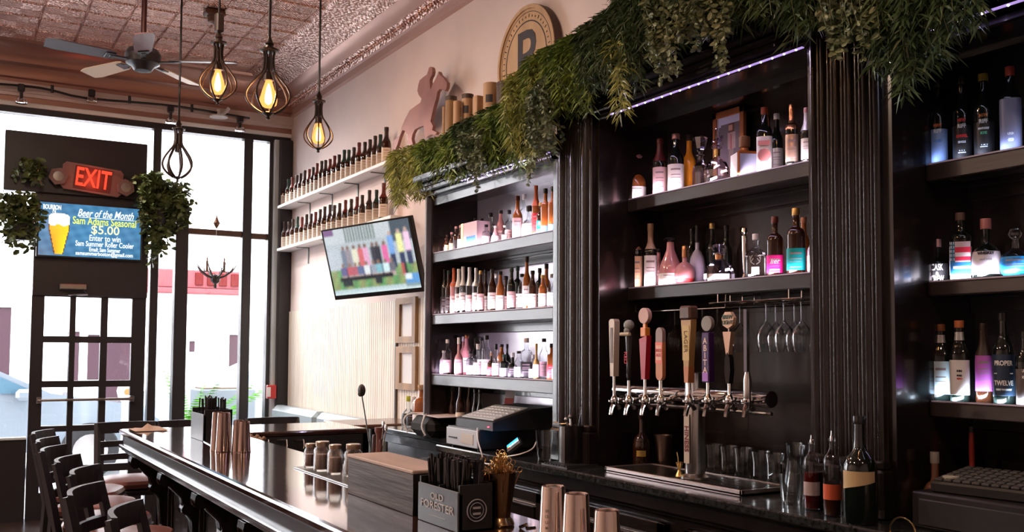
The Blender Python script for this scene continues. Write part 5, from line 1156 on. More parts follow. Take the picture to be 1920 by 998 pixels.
MB().prism([(-.1, -.3, .135), (.1, -.34, .14), (.16, .05, .14), (-.06, .1, .135)], (0, 0, .003)).build('paper', mat('dusty pink paper', (.62, .5, .5), .6), bag)
t_ = thing('pint_glass', 'clear tall tumbler on the back counter before the first column', 'glass', (2.56, at(1020, 850, x=2.56).y, CZT)); MB().lathe([(.001, 0), (.032, 0), (.033, .01), (.044, .15), (.042, .15), (.03, .014), (.001, .012)], 22, close=False).build('glass_body', glassg, t_)
t_ = thing('utensil_canister', 'black steel canister holding bar tools before the first column', 'canister', (2.62, at(1075, 850, x=2.62).y, CZT))
k = at(1075, 797, x=2.62).z-CZT; MB().lathe([(.001, 0), (.068, 0), (.07, .01), (.07, k), (.067, k), (.066, .02), (.001, .015)], 28, close=False).build('canister', mat('black steel', (.03, .028, .03), .25, .7), t_)
MB().lathe([(.0705, .0), (.0705, k-.005)], 24, a0=2.6, a1=3.5, close=False).build('steel_strip', steel_d, t_)  # broad strip of paler steel down one side
for j, (dx, dy, l_) in enumerate(((-.02, .03, .06), (.03, -.02, .05), (.01, .04, .09), (.02, -.045, .2))): MB().tube([(0, 0, .02), (dx, dy, k+l_*.4)], .006, 6).sphere((dx, dy, k+l_*.4), .012, 6).build('tool', steel_d if j < 3 else black, t_)

# ================================================================ on the bar
def sign_caddy(name, label, loc, w_, d_, h, straws, logo):
    c = thing(name, label, 'bar caddy', loc)   # front looks towards -X
    t = .008
    MB().box(0, d_, -w_, 0, 0, .006).box(0, t, -w_, 0, 0, h*.8).box(d_-t, d_, -w_, 0, 0, h).box(0, d_, -w_, -w_+t, 0, h).box(0, d_, -t, 0, 0, h).box(0, d_, -w_/2-.003, -w_/2+.003, 0, h*.9).build('box', mat('matte black caddy', (.013, .013, .014), .5), c)
    s_ = MB().box(-.006, .0, -w_, 0, .0, h*.86, .002).build('sign_plate', mat('slate grey plate', (.065, .067, .078), .45), c)
    lt = mat('faint silver lettering', (.55, .54, .57), .5)
    if logo:
        text('lettering', 'OLD', h*.2, (-.0072, -w_/2, h*.63), LEFTN, (0, 0, 1), lt, s_, .0006, fitw=w_*.32, bold=.0003)
        text('lettering', 'FORESTER', h*.25, (-.0072, -w_/2, h*.42), LEFTN, (0, 0, 1), lt, s_, .0006, fitw=w_*.82, bold=.0003)
        MB().box(-.007, -.006, -w_*.72, -w_*.28, h*.2, h*.21).build('rule', lt, s_)
        a = MB().tube([(d_*.48+.03*cos(k*pi/16), -w_-.001, h*.45+.03*sin(k*pi/16)) for k in range(33)], .0016, 5)
        a.tube([(d_*.48+.021*cos(k*pi/16), -w_-.001, h*.45+.021*sin(k*pi/16)) for k in range(33)], .001, 5); a.box(d_*.48-.012, d_*.48+.012, -w_-.002, -w_, h*.45-.012, h*.45-.006).box(d_*.48-.012, d_*.48+.012, -w_-.002, -w_, h*.45+.004, h*.45+.01)
        a.build('round_emblem', lt, c)
    rnd = random.Random(3)
    for k in range(straws):
        x = rnd.uniform(.02, d_-.02); y = -rnd.uniform(.02, w_-.02); MB().tube([(x, y, .008), (x+rnd.uniform(-.012, .012), y+rnd.uniform(-.012, .012), h+rnd.uniform(.05, .07))], .0042, 5).build('straw', blackg, c)
    return c
near = at(788, 903, x=1.235); q0 = at(788, 978, z=BZ); 
yA = at(787, 940, x=1.24).y; yB = at(862, 960, x=1.24).y
sign_caddy('bar_caddy', 'black bar caddy with a lettered grey plate and black straws, beside the wooden box', (1.24, yA, BZ), yA-yB, .11, at(862, 925, x=1.24).z-BZ+.02, 90, True)
yA = at(360, 790, x=1.24).y; yB = at(383, 800, x=1.24).y
sign_caddy('bar_caddy', 'smaller black caddy with grey plate and straws at the far end of the bar', (1.24, yA, BZ), yA-yB, .15, .17, 34, False)
pl = thing('bar_rail_strip', 'pale metal strip lying on the bar in front of the far caddy', 'metal strip', (0, 0, BZ)); a_ = at(352, 812, z=BZ); b_ = at(412, 846, z=BZ)
MB().prism([(a_.x, a_.y, 0.0), (b_.x, b_.y, 0.0), (b_.x+.03, b_.y+.01, 0), (a_.x+.03, a_.y+.01, 0)], (0, 0, .004)).build('strip', steel, pl)
# wooden box
yA = at(652, 890, x=1.24).y; yB = at(774, 925, x=1.24).y; k = at(774, 883, x=1.24).z-BZ
wb = thing('wooden_box', 'weathered grey wooden box with a light lid on the bar', 'box', (1.24, yB, BZ))
MB().box(0, .15, 0, yA-yB, 0, k-.012, .002).build('box', greywood, wb)
MB().box(-.003, .153, -.003, yA-yB+.003, k-.012, k, .003).build('lid', mat('pale pinkish plywood', (.5, .36, .29), .5, noise=(9, .25), grain=(1, .2, 1)), wb)
MB().box(.0, .15, -.0015, -.0005, .0, k-.012).build('dark_end', black, wb)
# shakers
def shaker(label, px, ptop, wtop, X, h=.19, inv=True, m_=None, etched=False):
    zt = BZ+h; p = at(px, ptop, z=zt); d_ = (p-CAM).dot(FW); r = wtop*d_/F/2
    t_ = thing('cocktail_shaker', label, 'shaker', (p.x, p.y, BZ), 0, 'upturned steel cocktail shakers on the bar')
    MB().lathe([(r*1.34, 0), (r*1.36, .003), (r*1.3, .006), (r*1.02, h-.006), (r*.98, h-.001), (r*.92, h), (r*.9, h-.003), (.001, h-.003)], 32).build('tin', m_ or copper, t_)
    if etched:
        for k in range(9): text('etching', 'BOURBON7'[k % 8], .009, Vector((-r*1.12*cos(.55), -r*1.12*sin(.55), h*.72-k*.013))+Vector((-.004, -.003, 0)), (sin(.55), -cos(.55), 0), (0, 0, 1), black, t_, .0003)
    return t_
shaker('tall upturned copper toned shaker tin, left of the three in the foreground', 1037, 911, 44, 1, .19, etched=True)
shaker('upturned copper toned shaker tin, middle of the three in the foreground', 1081, 925, 46, 1, .185)
shaker('shorter upturned shaker tin, right of the three in the foreground', 1138, 956, 46, 1, .16)
dsh = mat('brown reflecting steel', (.34, .25, .22), .16, 1.)
shaker('upturned shaker tin behind, left of the far group beside the black caddy', 408, 773, 18, 1, .19, m_=dsh)
shaker('tall upturned shaker tin, middle of the far group beside the black caddy', 420, 774, 22, 1, .19, m_=dsh)
shaker('lower upturned shaker tin, second from right in the far group', 447, 788, 17, 1, .155, m_=dsh)
shaker('lower upturned shaker tin, rightmost of the far group', 458, 790, 20, 1, .15, m_=dsh)
# julep cup of brass picks
p = at(936, 985, z=BZ); cup = thing('julep_cup', 'bronze julep cup filled with brass cocktail picks on the bar', 'cup', (p.x, p.y, BZ)); k = .125; cup.scale = (1.22, 1.22, 1.22)
br = mat('dark bronze cup', (.32, .2, .1), .22, 1.)
MB().lathe([(.001, 0), (.034, 0), (.036, .004), (.034, .01), (.026, .02), (.028, .03), (.04, k), (.042, k), (.038, k-.002), (.026, .03), (.001, .025)], 28, close=False).build('cup', br, cup)
rnd = random.Random(9)
for j in range(60):
    a_ = rnd.uniform(0, 2*pi); r_ = rnd.uniform(.005, .055); zt = k+rnd.uniform(.005, .04)-r_*.25
    e = Vector((r_*cos(a_), r_*sin(a_), zt)); s_ = Vector((e.x*.3, e.y*.3, .04))
    m_ = MB().tube([s_, e], .0013, 4)
    c = [(e.x+.0065*cos(b*pi/4)*cos(a_), e.y+.0065*cos(b*pi/4)*sin(a_), e.z+.0065+.0065*sin(b*pi/4)) for b in range(9)]
    m_.tube(c, .0013, 4, cap=False); m_.build('cocktail_pick', gold, cup)
# mason jars
def jar(label, px, pbot, ptop, wpx, fill, lid, open_=False):
    p = at(px, pbot-6, z=BZ+.01); d_ = (p-CAM).dot(FW); r = wpx*d_/F/2; h = (pbot-ptop)*d_/F
    t_ = thing('mason_jar', label, 'jar', (p.x, p.y, BZ+.008), 0, 'mason jars on the bar')
    MB().lathe([(.001, 0), (r*.92, 0), (r, .006), (r, h*.66), (r*.93, h*.74), (r*.72, h*.8), (r*.72, h*.97), (r*.68, h*.97), (r*.68, h*.8), (r*.9, h*.7), (r*.95, .01)], 24, close=False).build('glass_body', thin_glass('jar glass', (.97, .97, .97), .1), t_)
    MB().lathe([(.001, .008), (r*.88, .008), (r*.9, h*.56), (.001, h*.58)], 18).build('contents', fill, t_)
    MB().lathe([(r*.76, h*.84), (r*.78, h*.86), (r*.78, h*.98), (r*.7, h)]+([(.001, h)] if not open_ else []), 24, close=False).build('lid_ring', lid, t_)
lidm = mat('jar lid metal', (.5, .38, .28), .3, .9)
jar('mason jar with reddish brown contents, farthest of the row', 582, 882, 837, 25, mat('dark cherries', (.16, .03, .02), .3), lidm)
jar('mason jar with pale brown contents, second of the row', 604, 888, 833, 33, mat('brown sugar', (.28, .15, .09), .7), lidm)
jar('mason jar with sandy contents, third of the row', 628, 894, 839, 30, mat('sand spice', (.34, .2, .13), .7), lidm)
jar('mason jar half hidden behind the wooden box, nearest of the row', 662, 898, 838, 36, mat('dark olives', (.08, .05, .03), .5), lidm)
tr = thing('jar_tray', 'narrow metal tray under the mason jars on the bar', 'tray', (0, 0, BZ)); a_ = at(566, 880, z=BZ); b_ = at(668, 912, z=BZ)
MB().box(a_.x-.02, a_.x+.14, b_.y-.05, a_.y+.05, 0, .006, .002).build('tray', steel_d, tr)
# tumbler with bar tools
p = at(708, 852, z=BZ); gx = 1.47; gy = at(708, 860, x=gx).y
tc_ = thing('bar_tool_glass', 'clear tumbler holding a wooden muddler and bar spoons behind the wooden box', 'glass of tools', (gx, gy, BZ))
MB().lathe([(.001, 0), (.036, 0), (.044, .1), (.042, .1), (.034, .012), (.001, .012)], 22, close=False).build('glass_body', glassg, tc_)
muddle = mat('red brown muddler wood', (.19, .07, .055), .4)
MB().lathe([(.014, .012), (.016, .05), (.012, .12), (.013, .17), (.02, .185), (.02, .2), (.001, .202)], 14, M=Matrix.Rotation(.04, 4, 'Y')).build('muddler', muddle, tc_)
MB().tube([(0, .02, .02), (0, .026, .1), (.0, .03, .17)], [.012, .014, .01], 10).build('paddle', mat('dark paddle', (.07, .03, .03), .4), tc_)
MB().tube([(.0, -.01, .02), (.0, -.025, .1), (.0, -.03, .13), (.0, -.022, .155), (.0, -.012, .13), (.0, -.02, .1)], .004, 6).build('strainer_loop', muddle, tc_)
e = at(678, 738, x=gx+.0)-Vector((gx, gy, BZ))
MB().tube([(0, .015, .02), (0, e.y*.5, .14), (0, e.y, e.z)], .0028, 5).build('spoon_stem', black, tc_)
MB().sphere((0, e.y, e.z+.012), .022, 8, sc=(.7, 1., 1.15)).sphere((0, e.y+.012, e.z-.002), .012, 6).build('rose_tip', mat('black rose tip', (.03, .02, .02), .5), tc_)
for dy, zz in ((-.03, .2), (-.055, .19)): MB().tube([(0, 0, .03), (.01, dy, zz)], .0025, 5).sphere((.01, dy, zz+.012), .011, 6, sc=(.5, 1, 1.5)).build('bar_spoon', steel, tc_)
# napkin and little things
p = at(255, 804, z=BZ); nk = thing('folded_napkin', 'crumpled tan cloth napkin on the far outer corner of the bar', 'napkin', (p.x+.05, p.y-.15, BZ)); a = MB(); rnd = random.Random(2)
g = [[(-.1+.2*i/6, -.13+.26*j/6, .004+rnd.uniform(0, .016)*(0 < i < 6 and 0 < j < 6)+.02*(i == 3 and j == 4)) for j in range(7)] for i in range(7)]
a.add([v for r_ in g for v in r_], [(i*7+j, (i+1)*7+j, (i+1)*7+j+1, i*7+j+1) for i in range(6) for j in range(6)]); a.build('cloth', mat('tan cloth', (.35, .22, .15), .8), nk)
p = at(490, 822, z=1.07); t_ = thing('garnish_pile', 'heap of small brown garnish pieces on the inner ledge of the bar', 'garnish', (1.6, p.y, 1.062)); t_['kind'] = 'thing'; a = MB()
for j in range(70): a.sphere((rnd.uniform(-.03, .03), rnd.uniform(-.22, .2), .008+rnd.uniform(0, .02)), rnd.uniform(.007, .013), 5)
a.build('pieces', mat('brown garnish', (.3, .17, .1), .7), t_)
p = at(1000, 975, x=1.5); t_ = thing('pinch_clips', 'pair of small chrome clips on the bar beside the brass pick cup', 'clips', (1.42, at(985, 1000, x=1.42).y, BZ))
MB().tube([(-.0, .03, .004), (.01, .01, .014), (0, -.01, .006), (.01, -.035, .012)], .005, 6).build('clip', chrome, t_)
# ================================================================ above: sign, rider, canisters, garlands
pink = mat('printed barrel head', (.55, .36, .2), .55, noise=(9, .2), grain=(1, 1, .2))
sg = thing('round_wooden_sign', 'round wooden barrel-head sign with a dark letter P on the wall above the garland', 'sign', (WX-.0, 5.17*1.03, 3.42))
q = at(982, 112, x=3.08); top = at(985, 30, x=3.08); lf_ = at(931, 130, x=3.08); R0 = lf_.y-q.y; R0 = max(R0, top.z-q.z) * .99
sg.location = (3.14, q.y, q.z)
Ry = Matrix.Rotation(-pi/2, 4, 'Y')
MB().lathe([(.001, 0), (R0, 0), (R0, .055), (R0*.93, .055), (R0*.93, .045), (.001, .045)], 64, M=Ry).build('disc', pink, sg)
MB().lathe([(R0*1.0, .0), (R0*1.005, .05)], 64, M=Ry, close=False).build('rim', mat('dark hoop', (.09, .05, .04), .5), sg)
dk = mat('branded dark ink', (.04, .035, .04), .6)
def ring(r, w, name): MB().lathe([(r-w, .0455), (r-w, .0462), (r, .0462), (r, .0455)], 64, M=Ry, close=False).build(name, dk, sg)
ring(R0*.72, .008, 'inner_ring'); ring(R0*.88, .004, 'outer_ring')
text('lettering', 'P', R0*1.4, (-.0465, .0, 0), LEFTN, (0, 0, 1), dk, sg, .0008, bold=.006)
tk = MB()
for k in range(44):
    a_ = k*2*pi/44; r0_, r1_ = R0*.775, R0*(.81 if k % 3 else .835)
    tk.tube([(-.0462, r0_*cos(a_), r0_*sin(a_)), (-.0462, r1_*cos(a_), r1_*sin(a_))], .003, 4)
tk.build('ring_marks', dk, sg)
# horse and rider silhouette panel
pts = [(290, 150), (300, 158), (303, 180), (298, 205), (290, 216), (284, 235), (287, 262), (290, 292), (302, 262), (320, 228), (333, 200), (340, 180), (348, 200), (370, 220), (392, 250), (390, 282), (380, 302), (368, 292), (345, 290), (332, 308), (325, 350), (310, 400), (298, 450), (290, 490), (305, 520), (300, 545), (330, 560), (320, 574), (288, 574), (262, 592), (250, 575), (250, 530), (244, 518), (215, 528), (190, 545), (178, 570), (172, 600), (180, 635), (160, 640), (142, 622), (150, 600), (148, 575), (132, 552), (115, 545), (100, 580), (85, 630), (70, 672), (50, 655), (60, 612), (95, 580), (110, 530), (130, 480), (160, 422), (200, 392), (226, 375), (234, 350), (215, 325), (208, 300), (214, 262), (222, 235), (245, 215), (266, 200), (275, 175), (280, 156)]
P3 = [at(720+x/3.3265, 80+y/3.3265, x=3.0) for x, y in pts]
hr = thing('rider_silhouette', 'rust coloured cut-out of a rider on a rearing horse standing above the wall shelf', 'ornament', tuple(P3[46]))
o_ = Vector(P3[46])
MB().prism([(p.x-o_.x, p.y-o_.y, p.z-o_.z) for p in P3], (.025, 0, 0)).build('cut_out', mat('rusty rose steel', (.3, .14, .12), .45, .35, noise=(3, .4)), hr, smooth=0)
# cask canisters
for i, (px, hwpx, ty, m_, lab) in enumerate(((834, 5, 200, tanwood, 'narrow honey coloured wooden tube, leftmost above the garland'), (846, 11, 182, mat('tan dark topped', (.3, .17, .07), .5), 'honey wooden tube with a dark rim, second above the garland'), (858, 8, 190, palewood, 'pale wooden tube in front of the dark rimmed one above the garland'), (877, 11, 178, palewood, 'pale wooden tube with a dark brand mark above the garland'), (897, 9, 181, palewood, 'pale wooden block beside the branded tube above the garland'), (921, 15, 157, palewood, 'tallest pale wooden cylinder above the garland'), (948, 17, 155, mat('dark stained cask', (.07, .045, .035), .5), 'dark stained wooden cylinder right of the tallest pale one'))):
    X = 2.93 if i != 2 else 2.86; q = at(px, ty, x=X); d_ = (q-CAM).dot(FW); r = hwpx*d_/F; zb = 2.9
    t_ = thing('wooden_canister', lab, 'canister', (X, q.y, 2.705), 0, 'wooden tubes above the left shelves'); k = q.z-2.705
    MB().lathe([(.001, 0), (r, 0), (r, k-.004), (r-.004, k), (r-.01, k), (r-.012, k-.02), (.001, k-.02)], 22, sq=2. if i != 4 else 5).build('tube', m_, t_)
    if i in (1, 3): MB().lathe([(r*1.02, k-.03), (r*1.02, k+.001)], 22, close=False).build('rim', mat('dark cask rim', (.08, .05, .04), .5), t_)
    if i in (3, 5): MB().lathe([(r*1.01, k-.13), (r*1.01, k-.08)], 8, a0=pi*1.1, a1=pi*1.4, close=False).build('brand_mark', dk, t_)

def leafmesh(rnd, strands, leaf, lw, gap, kind, droop=1.):
    mb = MB(); st = MB()
    for P_ in strands:
        n = len(P_)
        L_ = sum((P_[i+1]-P_[i]).length for i in range(n-1)); cnt = max(4, int(L_/gap)); st.tube(P_[::2]+[P_[-1]] if n > 4 else P_, .0016, 3, cap=False)
        for c in range(cnt):
            f = (c+rnd.random())/cnt*(n-1.001); i = int(f); p = P_[i].lerp(P_[i+1], f-i); t = (P_[i+1]-P_[i]).normalized()
            a_ = rnd.uniform(0, 2*pi); side = Vector((cos(a_), sin(a_), rnd.uniform(-.3, .5))); side = (side-t*side.dot(t)*.6).normalized()
            l_ = leaf*rnd.uniform(.6, 1.25); d = (side*.8+t*rnd.uniform(.2, .7)).normalized(); nn = d.cross(Vector((rnd.uniform(-1, 1), rnd.uniform(-1, 1), rnd.uniform(-1, 1)))).normalized()
            w_ = lw*rnd.uniform(.7, 1.2)
            if kind == 'fern':
                mb.add([p, p+d*l_*.45+nn*w_+Vector((0, 0, .0)), p+d*l_+Vector((0, 0, -l_*.3)), p+d*l_*.45-nn*w_], [(0, 1, 2, 3)])
            else:
                m_ = p+d*l_*.5; up = d.cross(nn)*w_*.25
                mb.add([p, p+d*l_*.3+nn*w_+up, p+d*l_*.75+nn*w_*.8+up, p+d*l_, p+d*l_*.75-nn*w_*.8+up, p+d*l_*.3-nn*w_+up], [(0, 1, 2, 3), (0, 3, 4, 5)])
    return mb, st
def leafmat(name, a, b):
    m = mat(name, a, .45); nt = m.node_tree; bs = nt.nodes['Principled BSDF']
    if len(nt.nodes) < 4:
        tc = nt.nodes.new('ShaderNodeTexCoord'); n = nt.nodes.new('ShaderNodeTexNoise'); n.inputs['Scale'].default_value = 9; nt.links.new(tc.outputs['Object'], n.inputs['Vector'])
        r = nt.nodes.new('ShaderNodeValToRGB'); r.color_ramp.elements[0].position = .35; r.color_ramp.elements[1].position = .65; r.color_ramp.elements[0].color = (*a, 1); r.color_ramp.elements[1].color = (*b, 1)
        nt.links.new(n.outputs['Fac'], r.inputs[0]); nt.links.new(r.outputs[0], bs.inputs['Base Color'])
    return m
gA = leafmat('fern green', (.08, .15, .03), (.26, .36, .07)); gB = leafmat('olive yellow fern', (.18, .21, .05), (.46, .48, .14)); gC = leafmat('round leaf green', (.09, .14, .08), (.25, .29, .17)); gD = leafmat('deep green fern', (.025, .055, .024), (.08, .14, .055)); stm = mat('stem green', (.06, .08, .02), .6)
def garland(label, x0, x1, top, bot, kind, m_, X=2.6, n=46, seed=1, extra=(), zdrop=0, jit=.5):
    """top, bot: photograph rows (left, right) of the clump's upper and lower outline; strands spring from the ledge and droop"""
    rnd = random.Random(seed); S_ = []
    pc = at((x0+x1)/2, (top[0]+top[1])/2, x=X+.08); base = Vector((X+.12, pc.y, pc.z-.1))
    for k in range(n):
        u = rnd.random(); px = x0+(x1-x0)*u; ty = top[0]+(top[1]-top[0])*u; by = bot[0]+(bot[1]-bot[0])*u
        f = rnd.random()**.6; ey = ty+(by-ty)*(.25+.75*f) if kind == 'fern' else ty+(by-ty)*(.6+.4*f)
        xo = X+rnd.uniform(-.06, .1)
        s = at(px, ty+rnd.uniform(5, 45), x=xo+.1); e = at(px+rnd.uniform(-12, 12), ey, x=xo-.02)
        pk = at(px, ty+rnd.uniform(0, 12)+(0 if f < .5 else 12), x=xo+.02)
        P_ = smooth_pts([s, pk.lerp(s, .2), pk+Vector((-.03, 0, -.04)), pk.lerp(e, .5)+Vector((-.03+rnd.uniform(-.02, .02), rnd.uniform(-.03, .03), 0)), e], 4); S_.append([Vector(p)-base for p in P_])
    for px, y0_, y1_ in extra:
        for r_ in range(3):
            xo = X-.05+rnd.uniform(-.02, .02); s = at(px+rnd.uniform(-5, 5), y0_, x=xo); e = at(px+rnd.uniform(-8, 8), y1_-r_*12, x=xo)
            S_.append([Vector(p)-base for p in smooth_pts([s, s.lerp(e, .5)+Vector((0, rnd.uniform(-.02, .02), 0)), e], 6)])
    g = thing('hanging_garland', label, 'garland', tuple(base), 0, 'trailing garlands above the bottle shelves')
    mb, st_ = leafmesh(rnd, S_, .06 if kind == 'fern' else .026, .0045 if kind == 'fern' else .009, .006 if kind == 'fern' else .006, kind)
    mb.build('foliage', m_, g, smooth=0); st_.build('stems', stm, g, smooth=0); return g
garland('yellowish green fern garland hanging at the left end above the wall television', 738, 802, (282, 262), (392, 372), 'fern', gB, 2.66, 80, 1)
garland('mid green fern garland above the left corner of the left shelves', 792, 862, (262, 240), (350, 335), 'fern', gA, 2.62, 80, 2)
garland('grey green small leaved garland trailing over the left shelves cornice', 868, 912, (236, 222), (322, 330), 'round', gC, 2.52, 34, 3, extra=((893, 290, 358),))
garland('fern garland over the centre of the left shelves', 850, 925, (236, 195), (330, 318), 'fern', gD, 2.64, 90, 4)
garland('bright fern garland right of centre over the left shelves', 910, 985, (212, 165), (322, 312), 'fern', gA, 2.6, 100, 5)
garland('yellow green fern spray where the garland rises beside the round sign', 962, 1040, (140, 80), (300, 300), 'fern', gB, 2.56, 70, 6)
garland('small leaved trailing garland hanging before the first column', 1000, 1048, (160, 120), (298, 290), 'round', gC, 2.5, 40, 7, extra=((998, 290, 345),))
garland('deep green fern garland over the first column', 1000, 1110, (100, 45), (230, 215), 'fern', gA, 2.55, 130, 8)
garland('dense dark fern garland right of the first column', 1095, 1200, (50, -20), (170, 165), 'fern', gD, 2.5, 140, 9, extra=())
garland('long leaved sprig dangling below the garland left of the middle shelves', 1145, 1185, (60, 50), (150, 190), 'fern', gB, 2.44, 8, 10, extra=((1163, 120, 222),))
garland('pale small leaved garland strand left over the middle shelves', 1222, 1262, (-40, -50), (110, 150), 'round', gC, 2.42, 30, 11, extra=((1240, 80, 158),))
garland('dark fern garland over the middle shelves, left part', 1170, 1280, (-30, -60), (140, 90), 'fern', gD, 2.5, 120, 12)
garland('small leaved garland with several trails over the middle shelves', 1275, 1370, (-60, -80), (85, 75), 'round', gC, 2.4, 60, 13, extra=((1350, 40, 134), (1305, 20, 92)))
garland('dark fern garland over the middle shelves, centre part', 1270, 1400, (-60, -90), (50, 50), 'fern', gD, 2.48, 110, 14, extra=((1392, 0, 52),))
garland('dark fern garland over the middle shelves, right part', 1400, 1540, (-90, -110), (30, 62), 'fern', gD, 2.45, 110, 15, extra=((1490, 20, 78),))
garland('small leaved garland with four trails over the second column', 1545, 1645, (-110, -120), (75, 85), 'round', gC, 2.4, 70, 16, extra=((1560, 40, 108), (1577, 50, 112), (1618, 50, 112)))
garland('dark fern garland drooping right of the second column', 1640, 1770, (-110, -130), (150, 125), 'fern', gD, 2.42, 110, 17, extra=((1687, 100, 185), (1712, 90, 158)))
garland('dark fern garland at the upper right corner', 1760, 1835, (-130, -140), (75, 40), 'fern', gD, 2.42, 70, 18)
# entry plants
def entry_plant(label, blobs, m_, y, seed):
    rnd = random.Random(seed); S_ = []; x0, y0_, x1, y1_ = blobs[0][:4]; c = at((x0+x1)/2, (y0_+y1_)/2, y=y)
    for (bx0, by0, bx1, by1, n) in blobs:
        for k in range(n):
            px = rnd.uniform(bx0, bx1); t_ = rnd.random(); s = at(px, by0+rnd.uniform(0, (by1-by0)*.5), y=y+rnd.uniform(-.12, .05)); e = at(px+rnd.uniform(-14, 14), by0+(by1-by0)*rnd.uniform(.4, 1), y=y+rnd.uniform(-.16, .04))
            S_.append([Vector(p)-c for p in smooth_pts([s, s.lerp(e, .5)+Vector((rnd.uniform(-.05, .05), 0, .03)), e], 5)])
    g = thing('trailing_plant', label, 'plant', tuple(c), 0, 'trailing plants beside the entry screen')
    mb, st_ = leafmesh(rnd, S_, .07, .022, .02, 'round'); mb.build('foliage', m_, g, smooth=0); st_.build('stems', stm, g, smooth=0)
    MB().lathe([(.001, -.2), (.1, -.2), (.13, -.05), (.12, -.05), (.001, -.07)], 14).build('pot', black, g)
gE = leafmat('dark ivy green', (.04, .06, .02), (.14, .18, .05))
entry_plant('trailing ivy plant left of the entry screen with a tuft on top', [(4, 372, 76, 450, 44), (40, 298, 80, 345, 22), (5, 360, 60, 400, 20), (20, 430, 34, 462, 5), (40, 430, 60, 474, 6)], gE, FY-.18, 31)
entry_plant('trailing ivy plant right of the entry screen drooping over the post', [(272, 330, 322, 440, 80), (262, 326, 300, 350, 20), (318, 340, 352, 430, 30), (278, 430, 300, 498, 14), (306, 420, 316, 468, 5)], gE, FY-.22, 32)

# entry screen
c = at(171, 434, y=FY-.16); tl = at(77, 380, y=FY-.16); br_ = at(266, 489, y=FY-.16); W_ = br_.x-tl.x; H_ = tl.z-br_.z
es = thing('entry_screen', 'lit screen with a beer glass and an advert hung over the entry door', 'screen', (c.x, FY-.15, c.z), (0, 0, .03))
MB().box(-W_/2-.015, W_/2+.015, .0, .06, -H_/2-.015, H_/2+.015, .005).build('casing', plastic, es)
def beer(u, v):
    n = .5+.5*sin(u*37+v*11)*sin(v*29-u*17); c = (.03+.03*n, .13+.07*n, .26+.1*n)
    e = abs(u-.5)*.35+abs(v-.5)*.35; c = tuple(x*(1.15-e) for x in c)
    cx_ = .19; 
    if .2 < v < .97:
        w_ = .1 if v < .5 else .1-.055*(v-.5)/.47
        if v < .26: w_ = .1*sqrt(max(0, 1-((.26-v)/.07)**2))
        if abs(u-cx_) < w_:
            if v < .42+.02*sin(u*60): c = (.85, .86, .88)
            elif u < cx_-w_+.012 or u > cx_+w_-.008: c = (.08, .04, .03)
            else:
                k = (u-cx_+w_)/(2*w_); c = (.85, .3+.3*k*(1-.4*v), .02) if v < .6 else (.85, .25+.35*k, .02)
    return c
raster('picture', 110, 62, beer, (0, -.002, 0), (1, 0, 0), (0, 0, 1), W_, H_, vcol('lit advert', .95, .15), es)
eb = lambda n, c_: emis(n, c_, .9)
wt = eb('lit white', (.85, .92, 1)); yl = eb('lit yellow green', (.75, .85, .12)); yw = eb('lit pale yellow', (.85, .85, .45))
def st_text(s, size, x, y, m_, sx=None, sh=0., bold=.0012): text('lettering', s, size, (-W_/2+W_*x, -.004, H_/2-H_*y), (1, 0, 0), (0, 0, 1), m_, es, .0003, fitw=sx*W_, shear=sh, bold=bold)
st_text('Beer of the Month', .1, .64, .16, wt, .56, .35, .0015); MB().box(-W_/2+W_*.38, -W_/2+W_*.93, -.005, -.004, H_/2-H_*.245, H_/2-H_*.235).build('underline', wt, es)
st_text('Sam Adams Seasonal', .1, .635, .31, yl, .63); st_text('$5.00', .115, .64, .47, yw, .28); st_text('Enter to win', .08, .64, .63, wt, .31); st_text('Sam Summer Roller Cooler', .07, .64, .745, wt, .58); st_text('Email: Sam Summer', .055, .64, .85, wt, .31); st_text('samsummerboston@gmail.com', .052, .64, .93, wt, .57); st_text('BOURBON', .06, .12, .09, wt, .17, 0, .002); st_text('N', .07, .14, .16, wt, .03)
# exit sign with emergency lamp heads
q = at(174, 336, y=FY-.2); ex = thing('exit_sign', 'lit exit sign with two swivelling lamp heads above the entry screen', 'sign', (q.x, FY-.18, q.z), (0, .09, 0))
hs = mat('dusky rose plastic', (.2, .11, .1), .5)
MB().prism([(-.24, 0, .13), (.24, 0, .13), (.27, 0, .1), (.27, 0, -.1), (.24, 0, -.13), (-.24, 0, -.13), (-.27, 0, -.1), (-.27, 0, .1)], (0, .09, 0)).build('housing', hs, ex)
MB().box(-.16, .17, -.004, 0, -.11, .11).build('face', mat('dim red face', (.1, .02, .015), .4), ex)
text('lettering', 'EXIT', .25, (0.005, -.006, 0), (1, 0, 0), (0, 0, 1), emis('exit red', (1, .045, .02), 1.3), ex, .001, sx=.62, bold=.004)
for sx, tl_ in ((-1, .3), (1, -.3)): hd = MB().lathe([(.001, -.05), (.06, -.05), (.085, .0), (.085, .03), (.001, .03)], 6, M=Matrix.Translation((sx*.3, -.01, -.03)) @ Matrix.Rotation(pi/2, 4, 'X') @ Matrix.Rotation(tl_, 4, 'Z')).build('lamp_head', hs, ex); MB().lathe([(.001, 0), (.045, 0), (.045, .004), (.001, .006)], 16, M=Matrix.Translation((sx*.3, -.04, -.03)) @ Matrix.Rotation(pi/2, 4, 'X')).build('lens', steel_d, hd)
light('exit_glow', 'POINT', (0, -.08, 0), 1.2, (1, .1, .05), parent=ex, shadow_soft_size=.08)

